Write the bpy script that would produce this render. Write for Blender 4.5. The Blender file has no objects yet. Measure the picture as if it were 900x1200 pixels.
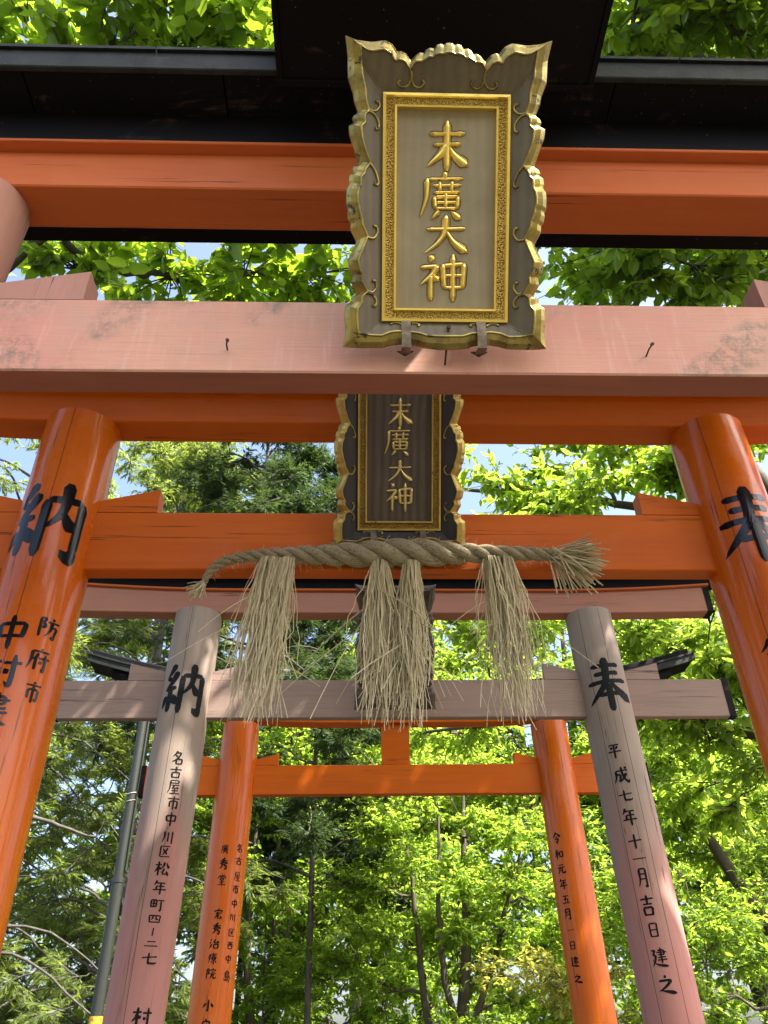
import bpy, math, random
import numpy as np
from mathutils import Vector, Matrix

# ---------------------------------------------------------------- camera, sky, sun, exposure
sc = bpy.context.scene
col = sc.collection
EYE = 1.55

cam_d = bpy.data.cameras.new('camera')
cam = bpy.data.objects.new('camera', cam_d)
col.objects.link(cam)
cam_d.sensor_fit = 'VERTICAL'
cam_d.sensor_height = 36.0
cam_d.sensor_width = 27.0
cam_d.lens = 28.35
cam_d.clip_start = 0.05
cam_d.clip_end = 4000
_r = Vector((0.99940103, -0.03065986, -0.01604863))
_u = Vector((-0.00435401, -0.5714675, 0.82061315))
_f = Vector((0.03433116, 0.82005175, 0.5712587))
cam.matrix_world = Matrix(((_r.x, _u.x, -_f.x, 0), (_r.y, _u.y, -_f.y, 0), (_r.z, _u.z, -_f.z, EYE), (0, 0, 0, 1)))
sc.camera = cam

SUN = Vector((0.48, -0.34, 0.81)).normalized()      # towards the sun
sun_el = math.asin(SUN.z)
sun_az = math.atan2(SUN.x, SUN.y)                   # from +Y towards +X
world = bpy.data.worlds.new('World')
sc.world = world
world.use_nodes = True
wn = world.node_tree
bg = wn.nodes['Background']
sky = wn.nodes.new('ShaderNodeTexSky')
sky.sky_type = 'NISHITA'
sky.sun_disc = False
sky.sun_elevation = sun_el
sky.sun_rotation = sun_az
sky.altitude = 200
sky.air_density = 1.0
sky.dust_density = 6.0
sky.ozone_density = 1.0
wn.links.new(sky.outputs[0], bg.inputs[0])
bg.inputs[1].default_value = 0.15

sun_d = bpy.data.lights.new('sun', 'SUN')
sun_d.energy = 5.0
sun_d.angle = math.radians(0.53)
sun_d.color = (1.0, 0.95, 0.86)
sun = bpy.data.objects.new('sun', sun_d)
col.objects.link(sun)
sun.rotation_euler = SUN.to_track_quat('Z', 'Y').to_euler()
sun.location = (8, 2, 16)

sc.view_settings.view_transform = 'Standard'
sc.view_settings.look = 'None'
sc.view_settings.gamma = 1.0
sc.view_settings.use_curve_mapping = False
sc.view_settings.exposure = 1.8

sc.render.engine = 'CYCLES'
sc.cycles.use_denoising = True
sc.cycles.max_bounces = 6
sc.cycles.diffuse_bounces = 3
sc.cycles.glossy_bounces = 3
sc.cycles.transmission_bounces = 3
sc.cycles.transparent_max_bounces = 8
sc.cycles.sample_clamp_indirect = 6.0

random.seed(11)
rng = np.random.default_rng(7)

# ---------------------------------------------------------------- helpers: objects
def tag(o, label=None, cat=None, group=None, kind=None):
    if label: o['label'] = label
    if cat: o['category'] = cat
    if group: o['group'] = group
    if kind: o['kind'] = kind
    return o

def empty(name, loc=(0, 0, 0), rot=(0, 0, 0)):
    o = bpy.data.objects.new(name, None)
    o.empty_display_size = 0.2
    col.objects.link(o)
    o.location = loc
    o.rotation_euler = rot
    return o

def link(name, me, mat, parent=None, loc=None):
    if mat is not None and not me.materials:
        me.materials.append(mat)
    o = bpy.data.objects.new(name, me)
    col.objects.link(o)
    if parent is not None: o.parent = parent
    if loc is not None: o.location = loc
    return o

class MB:
    """collects polygons for one mesh"""
    def __init__(s): s.v = []; s.f = []; s.sm = []
    def add(s, verts, faces, smooth=False):
        b = len(s.v)
        s.v.extend([tuple(p) for p in verts])
        s.f.extend([tuple(i + b for i in f) for f in faces])
        s.sm.extend([smooth] * len(faces))
    def box(s, x0, x1, y0, y1, z0, z1, bev=0.0, zf=None, nx=1):
        """box with chamfered long edges, optionally following a curve zf(x) along x"""
        zf = zf or (lambda x: 0.0)
        b = min(bev, (y1 - y0) * .3, (z1 - z0) * .3)
        prof = [(y0 + b, z0), (y1 - b, z0), (y1, z0 + b), (y1, z1 - b), (y1 - b, z1), (y0 + b, z1), (y0, z1 - b), (y0, z0 + b)] if b > 0 else [(y0, z0), (y1, z0), (y1, z1), (y0, z1)]
        n = len(prof)
        vs = []; fs = []
        for i in range(nx + 1):
            x = x0 + (x1 - x0) * i / nx
            for (y, z) in prof: vs.append((x, y, z + zf(x)))
        for i in range(nx):
            for j in range(n):
                a = i * n + j; c = i * n + (j + 1) % n
                fs.append((a, c, c + n, a + n))
        fs.append(tuple(reversed(range(n))))
        fs.append(tuple(nx * n + j for j in range(n)))
        s.add(vs, fs)
    def tube(s, pts, rads, sides=6, caps=True, smooth=True):
        pts = [Vector(p) for p in pts]
        n = len(pts); vs = []; fs = []
        up = None
        for i, p in enumerate(pts):
            t = (pts[min(i + 1, n - 1)] - pts[max(i - 1, 0)])
            if t.length < 1e-9: t = Vector((0, 0, 1))
            t.normalize()
            if up is None:
                up = t.orthogonal().normalized()
            up = (up - t * up.dot(t))
            if up.length < 1e-6: up = t.orthogonal()
            up.normalize()
            sd = t.cross(up)
            r = rads[i] if hasattr(rads, '__len__') else rads
            for k in range(sides):
                a = 2 * math.pi * k / sides
                vs.append(p + (up * math.cos(a) + sd * math.sin(a)) * r)
        for i in range(n - 1):
            for k in range(sides):
                a = i * sides + k; c = i * sides + (k + 1) % sides
                fs.append((a, c, c + sides, a + sides))
        s.add(vs, fs, smooth)
        if caps:
            s.add(vs[:sides], [tuple(reversed(range(sides)))])
            s.add(vs[-sides:], [tuple(range(sides))])
    def mesh(s, name):
        me = bpy.data.meshes.new(name)
        me.from_pydata(s.v, [], s.f)
        me.polygons.foreach_set('use_smooth', s.sm)
        me.update()
        return me
    def build(s, name, mat, parent=None, loc=None):
        return link(name, s.mesh(name), mat, parent, loc)

def crom(pts, n):
    """Catmull-Rom through pts, n samples per span"""
    P = [np.array(p, float) for p in pts]
    P = [2 * P[0] - P[1]] + P + [2 * P[-1] - P[-2]]
    out = []
    for i in range(1, len(P) - 2):
        for k in range(n):
            t = k / n
            a, b, c, d = P[i - 1], P[i], P[i + 1], P[i + 2]
            out.append(.5 * (2 * b + (c - a) * t + (2 * a - 5 * b + 4 * c - d) * t * t + (3 * b - a - 3 * c + d) * t ** 3))
    out.append(P[-2])
    return np.array(out)

# ---------------------------------------------------------------- helpers: materials
class NT:
    def __init__(s, name):
        s.m = bpy.data.materials.new(name)
        s.m.use_nodes = True
        s.t = s.m.node_tree
        s.b = s.t.nodes['Principled BSDF']
        s.out = s.t.nodes['Material Output']
    def n(s, typ, **kw):
        nd = s.t.nodes.new(typ)
        for k, v in kw.items(): setattr(nd, k, v)
        return nd
    def l(s, a, b): s.t.links.new(a, b)
    def val(s, sock, v):
        if hasattr(v, 'is_output'): s.l(v, sock)
        else: sock.default_value = v
    def coord(s, scale=(1, 1, 1), rot=(0, 0, 0)):
        tc = s.n('ShaderNodeTexCoord'); mp = s.n('ShaderNodeMapping')
        mp.inputs['Scale'].default_value = scale
        mp.inputs['Rotation'].default_value = rot
        s.l(tc.outputs['Object'], mp.inputs[0])
        # shift by object so that copies do not repeat
        oi = s.n('ShaderNodeObjectInfo')
        sh = s.n('ShaderNodeVectorMath', operation='SCALE')
        cx = s.n('ShaderNodeCombineXYZ')
        for k in range(3): s.l(oi.outputs['Random'], cx.inputs[k])
        s.l(cx.outputs[0], sh.inputs[0]); sh.inputs['Scale'].default_value = 37.0
        ad = s.n('ShaderNodeVectorMath', operation='ADD')
        s.l(mp.outputs[0], ad.inputs[0]); s.l(sh.outputs[0], ad.inputs[1])
        return ad.outputs[0]
    def noise(s, vec, scale=5, detail=4, rough=.55, dist=0.0):
        nd = s.n('ShaderNodeTexNoise')
        nd.inputs['Scale'].default_value = scale
        nd.inputs['Detail'].default_value = detail
        nd.inputs['Roughness'].default_value = rough
        nd.inputs['Distortion'].default_value = dist
        if vec is not None: s.l(vec, nd.inputs['Vector'])
        return nd.outputs['Fac']
    def ramp(s, fac, stops):
        nd = s.n('ShaderNodeValToRGB')
        cr = nd.color_ramp
        while len(cr.elements) < len(stops): cr.elements.new(.5)
        for e, (p, c) in zip(cr.elements, stops):
            e.position = p
            e.color = (c, c, c, 1) if not hasattr(c, '__len__') else tuple(c) + (1,)
        s.l(fac, nd.inputs[0])
        return nd.outputs[0]
    def mix(s, fac, a, b, mode='MIX'):
        nd = s.n('ShaderNodeMix', data_type='RGBA', blend_type=mode)
        s.val(nd.inputs[0], fac)
        for sock, v in ((nd.inputs[6], a), (nd.inputs[7], b)):
            if hasattr(v, 'is_output'): s.l(v, sock)
            else: sock.default_value = tuple(v) + (1,) if len(v) == 3 else v
        return nd.outputs[2]
    def math(s, op, a, b=0.0, c=0.0):
        nd = s.n('ShaderNodeMath', operation=op)
        s.val(nd.inputs[0], a); s.val(nd.inputs[1], b); s.val(nd.inputs[2], c)
        return nd.outputs[0]
    def bump(s, h, strength=.3, dist=.002, normal=None):
        nd = s.n('ShaderNodeBump')
        nd.inputs['Strength'].default_value = strength
        nd.inputs['Distance'].default_value = dist
        s.l(h, nd.inputs['Height'])
        if normal is not None: s.l(normal, nd.inputs['Normal'])
        return nd.outputs[0]
    def set(s, **kw):
        for k, v in kw.items():
            sock = s.b.inputs[k]
            if hasattr(v, 'is_output'): s.l(v, sock)
            elif hasattr(v, '__len__') and len(v) == 3: sock.default_value = tuple(v) + (1,)
            else: sock.default_value = v
        return s.m

def wood_paint(name, c1, c2, dirt, axis='x', rough=.35, coat=0.0, wear=.5, crack=False, patch=None, bumps=.12, spec=.22):
    """painted timber: paint colour drifts between c1 and c2, dirt streaks across, optional drying cracks and a second worn colour"""
    s = NT(name)
    st = {'x': (.35, 5, 5), 'z': (5, 5, .35)}[axis]
    v1 = s.coord((1, 1, 1)); v2 = s.coord(st)
    base = s.mix(s.ramp(s.noise(v2, 2.2, 5, .6), [(.3, 0), (.7, 1)]), c1, c2)
    if patch:
        pf = s.ramp(s.noise(v1, patch[1], 5, .62, .6), [(patch[2], 0), (patch[3], 1)])
        if len(patch) > 4:          # paint survives better low on the post
            tc = s.n('ShaderNodeTexCoord'); sx = s.n('ShaderNodeSeparateXYZ'); s.l(tc.outputs['Object'], sx.inputs[0])
            g = s.n('ShaderNodeMapRange'); s.l(sx.outputs['Z'], g.inputs[0])
            g.inputs[1].default_value = patch[4]; g.inputs[2].default_value = patch[5]
            g.inputs[3].default_value = -.45; g.inputs[4].default_value = .5
            gl = g.outputs[0]
            pf2 = s.math('ADD', s.noise(v2, 1.5, 5, .6, .4), gl)
            pf = s.ramp(pf2, [(patch[2], 0), (patch[3], 1)])
        base = s.mix(pf, base, patch[0])
    df = s.ramp(s.noise(v2, 6, 6, .7), [(.52, 0), (.78, wear)])
    base = s.mix(df, base, dirt)
    sp = s.ramp(s.noise(v1, 160, 2, .5), [(.70, 0), (.76, .5)])
    base = s.mix(sp, base, dirt)
    # bleached patches, fine checks along the grain, small chips and rubbed spots
    fade = s.ramp(s.noise(v1, 2.4, 5, .6, .8), [(.52, 0), (.70, .42)])
    base = s.mix(fade, base, (min(.8, .88 * c1[0] + .07), .85 * c1[1] + .045, .85 * c1[2] + .016))
    vg = s.coord({'x': (.5, 26, 26), 'z': (26, 26, .5)}[axis])
    ck = s.math('ABSOLUTE', s.math('SUBTRACT', s.noise(vg, 1.6, 3, .5, .3), .5))
    ckm = s.math('MULTIPLY', s.ramp(ck, [(.004, 1), (.012, 0)]), s.ramp(s.noise(v2, 3.1, 3, .6), [(.55, 0), (.62, .8)]))
    base = s.mix(ckm, base, (.05, .02, .012))
    chip = s.ramp(s.noise(v1, 34, 5, .7, .6), [(.715, 0), (.735, .85)])
    base = s.mix(chip, base, tuple(.45 * c + .05 for c in dirt))
    h = s.noise(v2, 14, 5, .6)
    vw = s.coord({'x': (.12, 1, 1), 'z': (1, 1, .12)}[axis])
    nrm = s.bump(s.noise(vw, 26, 3, .5), .35, .006)
    nrm = s.bump(h, bumps, .004, nrm)
    nrm = s.bump(s.math('ADD', ckm, chip), .5, -.003, nrm)
    if crack:
        tc = s.n('ShaderNodeTexCoord'); sx = s.n('ShaderNodeSeparateXYZ'); s.l(tc.outputs['Object'], sx.inputs[0])
        ang = s.math('ARCTAN2', sx.outputs['X'], s.math('MULTIPLY', sx.outputs['Y'], -1.0))
        zc = s.n('ShaderNodeCombineXYZ'); s.l(sx.outputs['Z'], zc.inputs[2])
        wob = s.math('MULTIPLY', s.math('SUBTRACT', s.noise(zc.outputs[0], 1.6, 4, .6), .5), .09)
        tot = None
        for at in ('crack_a', 'crack_b'):
            a = s.n('ShaderNodeAttribute', attribute_type='OBJECT', attribute_name=at)
            d = s.math('ABSOLUTE', s.math('SUBTRACT', s.math('ADD', ang, wob), a.outputs['Fac']))
            m = s.math('LESS_THAN', d, .0105)
            tot = m if tot is None else s.math('MAXIMUM', tot, m)
        base = s.mix(s.math('MULTIPLY', tot, .85), base, (.018, .012, .010))
        nrm = s.bump(s.math('MULTIPLY', tot, -1.0), .6, .004, nrm)
    rr = s.ramp(s.noise(v1, 9, 4, .6), [(.3, max(.04, rough - .08)), (.75, min(1, rough + .18))])
    return s.set(**{'Base Color': base, 'Roughness': rr, 'Normal': nrm, 'Coat Weight': coat, 'Coat Roughness': .09, 'Specular IOR Level': spec})

M = {}
VER = (.62, .125, .002); VER2 = (.55, .100, .002)
M['vermilion_beam'] = wood_paint('vermilion_beam', VER, VER2, (.34, .06, .012), 'x', .42, .0, .35)
M['vermilion_post'] = wood_paint('vermilion_post', (.60, .120, .003), (.53, .096, .003), (.34, .06, .014), 'z', .24, .26, .3, crack=True)
M['vermilion_post_plain'] = wood_paint('vermilion_post_plain', (.60, .120, .003), (.53, .096, .003), (.36, .07, .014), 'z', .30, .25, .3)
M['matte_orange'] = wood_paint('matte_orange', (.54, .125, .030), (.47, .105, .028), (.26, .065, .028), 'x', .55, .0, .35)
M['faded_pink'] = wood_paint('faded_pink', (.60, .30, .23), (.50, .275, .215), (.24, .19, .15), 'x', .62, .0, .75, patch=((.44, .30, .24), 3.0, .46, .66), bumps=.35)
M['faded_post_near'] = wood_paint('faded_post_near', (.44, .20, .14), (.37, .185, .135), (.20, .15, .12), 'z', .6, .0, .7, crack=True, bumps=.3)
M['shaded_red'] = wood_paint('shaded_red_underside', (.36, .125, .085), (.31, .105, .07), (.18, .075, .05), 'x', .6, .0, .5)  # redder underside paint, also darkened to carry the shade below the beam
M['grey_pink_beam'] = wood_paint('grey_pink_beam', (.335, .225, .182), (.285, .20, .165), (.17, .13, .11), 'x', .7, .0, .6, bumps=.4)
M['pink_lintel'] = wood_paint('pink_lintel', (.42, .175, .115), (.36, .165, .11), (.22, .13, .10), 'x', .6, .0, .5, bumps=.3)
M['grey_pink_post'] = wood_paint('grey_pink_post', (.32, .245, .195), (.265, .205, .165), (.20, .15, .12), 'z', .62, .0, .6, crack=True, patch=((.43, .19, .16), 2, .34, .68, 3.3, 1.5), bumps=.35)

def faded_beam():
    s = NT('faded_pink_timber')
    v1 = s.coord(); vx = s.coord((.25, 6, 6)); vz = s.coord((7, 7, .55))
    base = s.mix(s.ramp(s.noise(v1, 1.3, 5, .6), [(.35, 0), (.65, 1)]), (.60, .30, .20), (.55, .235, .175))
    base = s.mix(s.ramp(s.noise(v1, 4.5, 7, .72, .8), [(.48, 0), (.72, .65)]), base, (.42, .28, .20))
    base = s.mix(s.ramp(s.noise(vz, 7, 5, .7), [(.54, 0), (.74, .45)]), base, (.68, .42, .34))
    base = s.mix(s.ramp(s.noise(vx, 16, 6, .75), [(.56, 0), (.74, .55)]), base, (.33, .20, .16))
    big = s.ramp(s.noise(v1, 1.6, 3, .5, 1.5), [(.54, 0), (.64, 1)])
    base = s.mix(s.math('MULTIPLY', big, s.ramp(s.noise(v1, 26, 6, .8), [(.42, 0), (.62, .8)])), base, (.16, .14, .105))
    base = s.mix(s.ramp(s.noise(v1, 8, 6, .7, .5), [(.68, 0), (.73, .7)]), base, (.62, .16, .07))
    base = s.mix(s.ramp(s.noise(v1, 130, 2, .5), [(.70, 0), (.75, .6)]), base, (.14, .10, .08))
    nrm = s.bump(s.noise(vx, 22, 6, .7), .35, .004)
    return s.set(**{'Base Color': base, 'Roughness': s.ramp(s.noise(v1, 10, 4), [(.3, .5), (.7, .8)]), 'Normal': nrm, 'Specular IOR Level': .3})
M['faded_pink'] = faded_beam()

def black_lacquer():
    s = NT('black_lacquer')
    v = s.coord((.6, 6, 6)); v1 = s.coord()
    w = s.ramp(s.noise(v1, 3.0, 7, .72, 1.2), [(.56, 0), (.68, 1)])
    w2 = s.math('MULTIPLY', w, s.ramp(s.noise(v, 9, 4, .7), [(.45, 0), (.62, .8)]))
    c = s.mix(w2, (.0045, .004, .005), (.10, .055, .036))
    sp = s.ramp(s.noise(v1, 120, 2, .5), [(.73, 0), (.77, .5)])
    c = s.mix(sp, c, (.25, .22, .18))
    return s.set(**{'Base Color': c, 'Roughness': .65, 'Specular IOR Level': .12, 'Normal': s.bump(s.noise(v, 10, 5, .6), .2, .004)})
M['black'] = black_lacquer()
def eave_metal(name, k):
    s = NT(name)
    v = s.coord((.5, 5, 5)); v1 = s.coord()
    c = s.mix(s.ramp(s.noise(v1, 7, 6, .7), [(.35, 0), (.7, 1)]), (.036 * k, .043 * k, .041 * k), (.08 * k, .085 * k, .072 * k))
    c = s.mix(s.ramp(s.noise(v1, 5, 7, .8, 1.0), [(.47, 0), (.62, .95)]), c, (.010, .010, .008))
    c = s.mix(s.ramp(s.noise(v1, 60, 4, .7), [(.66, 0), (.72, .7)]), c, (.16, .14, .10))
    return s.set(**{'Base Color': c, 'Roughness': .65, 'Specular IOR Level': .25, 'Normal': s.bump(s.noise(v1, 30, 4, .6), .3, .004)})
M['eave'] = eave_metal('eave_metal', .42)
M['slate'] = eave_metal('slate_metal', .35)
def black_ink(name, c, rough):
    s = NT(name); v = s.coord((1, 1, 1))
    cc = s.mix(s.ramp(s.noise(v, 60, 4, .6), [(.4, 0), (.8, .6)]), c, tuple(min(1, x * 1.8 + .002) for x in c))
    return s.set(**{'Base Color': cc, 'Roughness': rough, 'Specular IOR Level': .3 if rough < .3 else .1, 'Alpha': 1.0 if rough < .3 else s.ramp(s.noise(v, 150, 4, .7), [(.60, 1), (.68, .25)])})
M['gloss_ink'] = black_ink('gloss_ink', (.004, .0045, .007), .16)
M['matt_ink'] = black_ink('matt_ink', (.007, .007, .008), .6)
M['carved_ink'] = black_ink('carved_ink', (.010, .012, .013), .65)

def gold(name, base, tarn, tarn_amt, dark_lo, rough=.33, texture=False, wsc=55):
    s = NT(name); v = s.coord()
    t = s.ramp(s.noise(v, 16, 6, .7), [(.35, 0), (.68, tarn_amt)])
    c = s.mix(t, base, tarn)
    w = s.ramp(s.noise(v, wsc, 6, .75, .4), [(dark_lo, 0), (dark_lo + .05, 1)])
    c = s.mix(w, c, (.030, .026, .018))
    met = s.math('SUBTRACT', .86, s.math('MULTIPLY', w, .8))
    if texture:
        vo = s.n('ShaderNodeTexVoronoi'); vo.inputs['Scale'].default_value = 260; s.l(v, vo.inputs['Vector'])
        nr = s.bump(vo.outputs['Distance'], .9, .006)
        c = s.mix(s.ramp(vo.outputs['Distance'], [(.1, 0), (.6, .75)]), c, (.16, .095, .02))
    else:
        nr = s.bump(s.noise(v, 70, 4, .6), .25, .003)
    return s.set(**{'Base Color': c, 'Metallic': met, 'Roughness': rough, 'Normal': nr})
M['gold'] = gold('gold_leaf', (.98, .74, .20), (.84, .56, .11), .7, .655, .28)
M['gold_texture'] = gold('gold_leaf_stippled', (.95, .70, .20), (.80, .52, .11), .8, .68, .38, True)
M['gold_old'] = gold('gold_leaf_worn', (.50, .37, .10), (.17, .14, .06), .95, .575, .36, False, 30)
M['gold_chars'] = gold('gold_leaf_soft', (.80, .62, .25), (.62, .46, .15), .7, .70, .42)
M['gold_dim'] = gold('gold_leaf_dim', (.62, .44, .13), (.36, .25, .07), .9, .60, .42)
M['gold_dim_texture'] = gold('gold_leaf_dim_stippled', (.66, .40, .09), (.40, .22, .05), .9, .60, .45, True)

def plaque_wood(name, c1, c2, dark, grain=1.0):
    s = NT(name)
    v = s.coord((9, 1.0, 9)); v1 = s.coord()
    wv = s.n('ShaderNodeTexWave', wave_type='BANDS', bands_direction='X')
    wv.inputs['Scale'].default_value = 13; wv.inputs['Distortion'].default_value = 7; wv.inputs['Detail'].default_value = 3; wv.inputs['Detail Scale'].default_value = .8
    v3 = s.coord((1.0, .16, 1)); s.l(v3, wv.inputs['Vector'])
    c = s.mix(s.ramp(s.noise(v1, 6, 6, .65, .6), [(.3, 0), (.72, 1)]), c1, c2)
    c = s.mix(s.math('MULTIPLY', s.ramp(wv.outputs['Fac'], [(.2, 0), (.9, 1)]), .45 * grain), c, dark)
    c = s.mix(s.ramp(s.noise(v, 9, 6, .7), [(.5, 0), (.8, .6 * grain)]), c, dark)
    return s.set(**{'Base Color': c, 'Roughness': .6, 'Normal': s.bump(s.noise(v, 16, 5, .65), .25, .003)})
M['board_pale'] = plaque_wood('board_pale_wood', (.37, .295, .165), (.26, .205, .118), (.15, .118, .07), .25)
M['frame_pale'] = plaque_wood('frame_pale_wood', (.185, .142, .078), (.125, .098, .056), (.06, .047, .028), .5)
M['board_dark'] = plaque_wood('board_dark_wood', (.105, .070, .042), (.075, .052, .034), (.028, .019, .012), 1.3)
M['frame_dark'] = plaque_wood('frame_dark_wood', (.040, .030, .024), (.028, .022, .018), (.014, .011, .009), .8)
M['carved_brown'] = plaque_wood('carved_brown_wood', (.105, .068, .048), (.07, .047, .035), (.03, .02, .015), .9)

def iron(name, c, rough, metal):
    s = NT(name); v = s.coord()
    cc = s.mix(s.ramp(s.noise(v, 40, 5, .65), [(.4, 0), (.7, 1)]), c, (.09, .05, .03))
    return s.set(**{'Base Color': cc, 'Roughness': rough, 'Metallic': metal, 'Normal': s.bump(s.noise(v, 60, 4), .2, .002)})
M['iron'] = iron('rusty_iron', (.03, .028, .026), .65, .4)
M['bracket'] = iron('old_brass', (.20, .16, .10), .5, .7)
def galvanised():
    s = NT('galvanised_steel'); v = s.coord((8, 8, .5)); v1 = s.coord()
    c = s.mix(s.ramp(s.noise(v, 3, 5, .6), [(.35, 0), (.7, 1)]), (.040, .044, .037), (.022, .025, .021))
    return s.set(**{'Base Color': c, 'Roughness': .42, 'Metallic': .25, 'Normal': s.bump(s.noise(v1, 30), .1, .002)})
M['steel'] = galvanised()
M['yellow'] = iron('yellow_paint', (.75, .45, .02), .5, 0)
M['string'] = iron('pale_string', (.55, .52, .44), .9, 0)

def straw(name, a, b, dark):
    s = NT(name); v = s.coord()
    g = s.n('ShaderNodeNewGeometry')
    c = s.mix(g.outputs['Random Per Island'], a, b)
    c = s.mix(s.ramp(s.noise(v, 70, 4, .7), [(.5, 0), (.75, .55)]), c, dark)
    return s.set(**{'Base Color': c, 'Roughness': .6, 'Subsurface Weight': 0.0})
M['straw'] = straw('dry_straw', (.66, .57, .34), (.36, .285, .145), (.20, .15, .075))
def rope_mat():
    s = NT('twisted_straw_rope'); v = s.coord()
    a = s.n('ShaderNodeAttribute', attribute_name='fib')      # (along, around) fibre coordinates
    mp = s.n('ShaderNodeMapping'); mp.inputs['Scale'].default_value = (10, 70, 1); s.l(a.outputs['Vector'], mp.inputs[0])
    f = s.noise(mp.outputs[0], 1.0, 4, .7)
    c = s.mix(s.ramp(f, [(.35, 0), (.65, 1)]), (.19, .15, .08), (.52, .43, .26))
    sp = s.ramp(s.noise(v, 170, 4, .7), [(.55, 0), (.62, .75)])
    c = s.mix(sp, c, (.055, .045, .028))
    return s.set(**{'Base Color': c, 'Roughness': .8, 'Normal': s.bump(f, .8, .004)})
M['rope'] = rope_mat()

def leaf_mat(name, stops, trans, rough=.4, tcol=None, spec=.35):
    s = NT(name)
    g = s.n('ShaderNodeNewGeometry')
    c = s.ramp(g.outputs['Random Per Island'], stops)
    s.set(**{'Base Color': c, 'Roughness': rough, 'Specular IOR Level': spec})
    tr = s.n('ShaderNodeBsdfTranslucent')
    tc = s.mix(.85, c, tcol or (.42, .60, .045))
    s.l(tc, tr.inputs['Color'])
    mx = s.n('ShaderNodeMixShader'); mx.inputs[0].default_value = trans
    s.l(s.b.outputs[0], mx.inputs[1]); s.l(tr.outputs[0], mx.inputs[2])
    s.l(mx.outputs[0], s.out.inputs['Surface'])
    return s.m
M['leaf_camellia'] = leaf_mat('broad_leaf_dark', [(0, (.034, .085, .013)), (.5, (.062, .130, .019)), (1, (.11, .18, .024))], .52, .28, (.50, .72, .045), .4)
M['leaf_bright'] = leaf_mat('broad_leaf_bright', [(0, (.055, .125, .018)), (.55, (.085, .165, .022)), (1, (.14, .19, .03))], .58, .4, (.58, .78, .08))
M['leaf_mid'] = leaf_mat('broad_leaf_mid', [(0, (.045, .105, .016)), (.6, (.075, .150, .022)), (1, (.12, .18, .028))], .55, .4, (.52, .72, .07))
M['leaf_yellow'] = leaf_mat('broad_leaf_yellow', [(0, (.10, .15, .020)), (.6, (.17, .20, .03)), (1, (.20, .17, .05))], .55, .45, (.72, .68, .12))
M['leaf_cypress'] = leaf_mat('conifer_spray_green', [(0, (.050, .085, .022)), (.6, (.080, .120, .030)), (1, (.12, .14, .034))], .42, .5, (.46, .58, .09))
M['leaf_hemlock'] = leaf_mat('conifer_spray_dark', [(0, (.018, .042, .016)), (.6, (.034, .066, .023)), (1, (.052, .085, .026))], .2, .5, (.18, .30, .05))
def bark(name, a, b):
    s = NT(name); v = s.coord((4, 4, .8)); v1 = s.coord()
    c = s.mix(s.ramp(s.noise(v, 5, 6, .7), [(.35, 0), (.7, 1)]), a, b)
    c = s.mix(s.ramp(s.noise(v1, 9, 4, .6), [(.55, 0), (.7, .6)]), c, (.13, .14, .10))
    return s.set(**{'Base Color': c, 'Roughness': .9, 'Normal': s.bump(s.noise(v, 12, 6, .7), .7, .01)})
M['bark'] = bark('bark_brown', (.055, .042, .030), (.115, .090, .066))
M['bark_grey'] = bark('bark_grey', (.055, .047, .039), (.115, .10, .083))

# ---------------------------------------------------------------- the setting: ground and path
def grid_sheet(name, x0, x1, y0, y1, n, zf, mat):
    xs = np.linspace(x0, x1, n); ys = np.linspace(y0, y1, n)
    vs = [(x, y, zf(x, y)) for y in ys for x in xs]
    fs = [(j * n + i, j * n + i + 1, (j + 1) * n + i + 1, (j + 1) * n + i) for j in range(n - 1) for i in range(n - 1)]
    mb = MB(); mb.add(vs, fs, True)
    return mb.build(name, mat)
def soil():
    s = NT('forest_soil'); v = s.coord()
    c = s.mix(s.ramp(s.noise(v, 1.5, 6, .65), [(.35, 0), (.7, 1)]), (.026, .021, .014), (.046, .037, .025))
    c = s.mix(s.ramp(s.noise(v, .5, 4, .6), [(.5, 0), (.65, .8)]), c, (.07, .10, .03))
    return s.set(**{'Base Color': c, 'Roughness': .95, 'Normal': s.bump(s.noise(v, 20, 6, .7), .6, .02)})
def paving():
    s = NT('pale_stone_path'); v = s.coord()
    c = s.mix(s.ramp(s.noise(v, 8, 6, .65), [(.35, 0), (.7, 1)]), (.08, .073, .062), (.058, .053, .047))
    return s.set(**{'Base Color': c, 'Roughness': .85, 'Normal': s.bump(s.noise(v, 60, 5, .7), .4, .006)})
tag(grid_sheet('ground', -300, 300, -300, 300, 61, lambda x, y: 0.0, soil()), 'brown forest ground under the gates', None, None, 'structure')
pth = empty('path'); tag(pth, 'stone path running under the row of gates', None, None, 'structure')
M['paving'] = paving()
slab = MB(); slab.box(-.44, .44, -.29, .29, 0, .05, .008); slab_me = slab.mesh('paving_slab')
for j in range(22):
    for i in range(2):
        o = link('paving_slab', slab_me, M['paving'], pth, (-.27 + .9 * i + .0 * j, -2.6 + j * .6, -.01 + .004 * ((i + j) % 3)))

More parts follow.
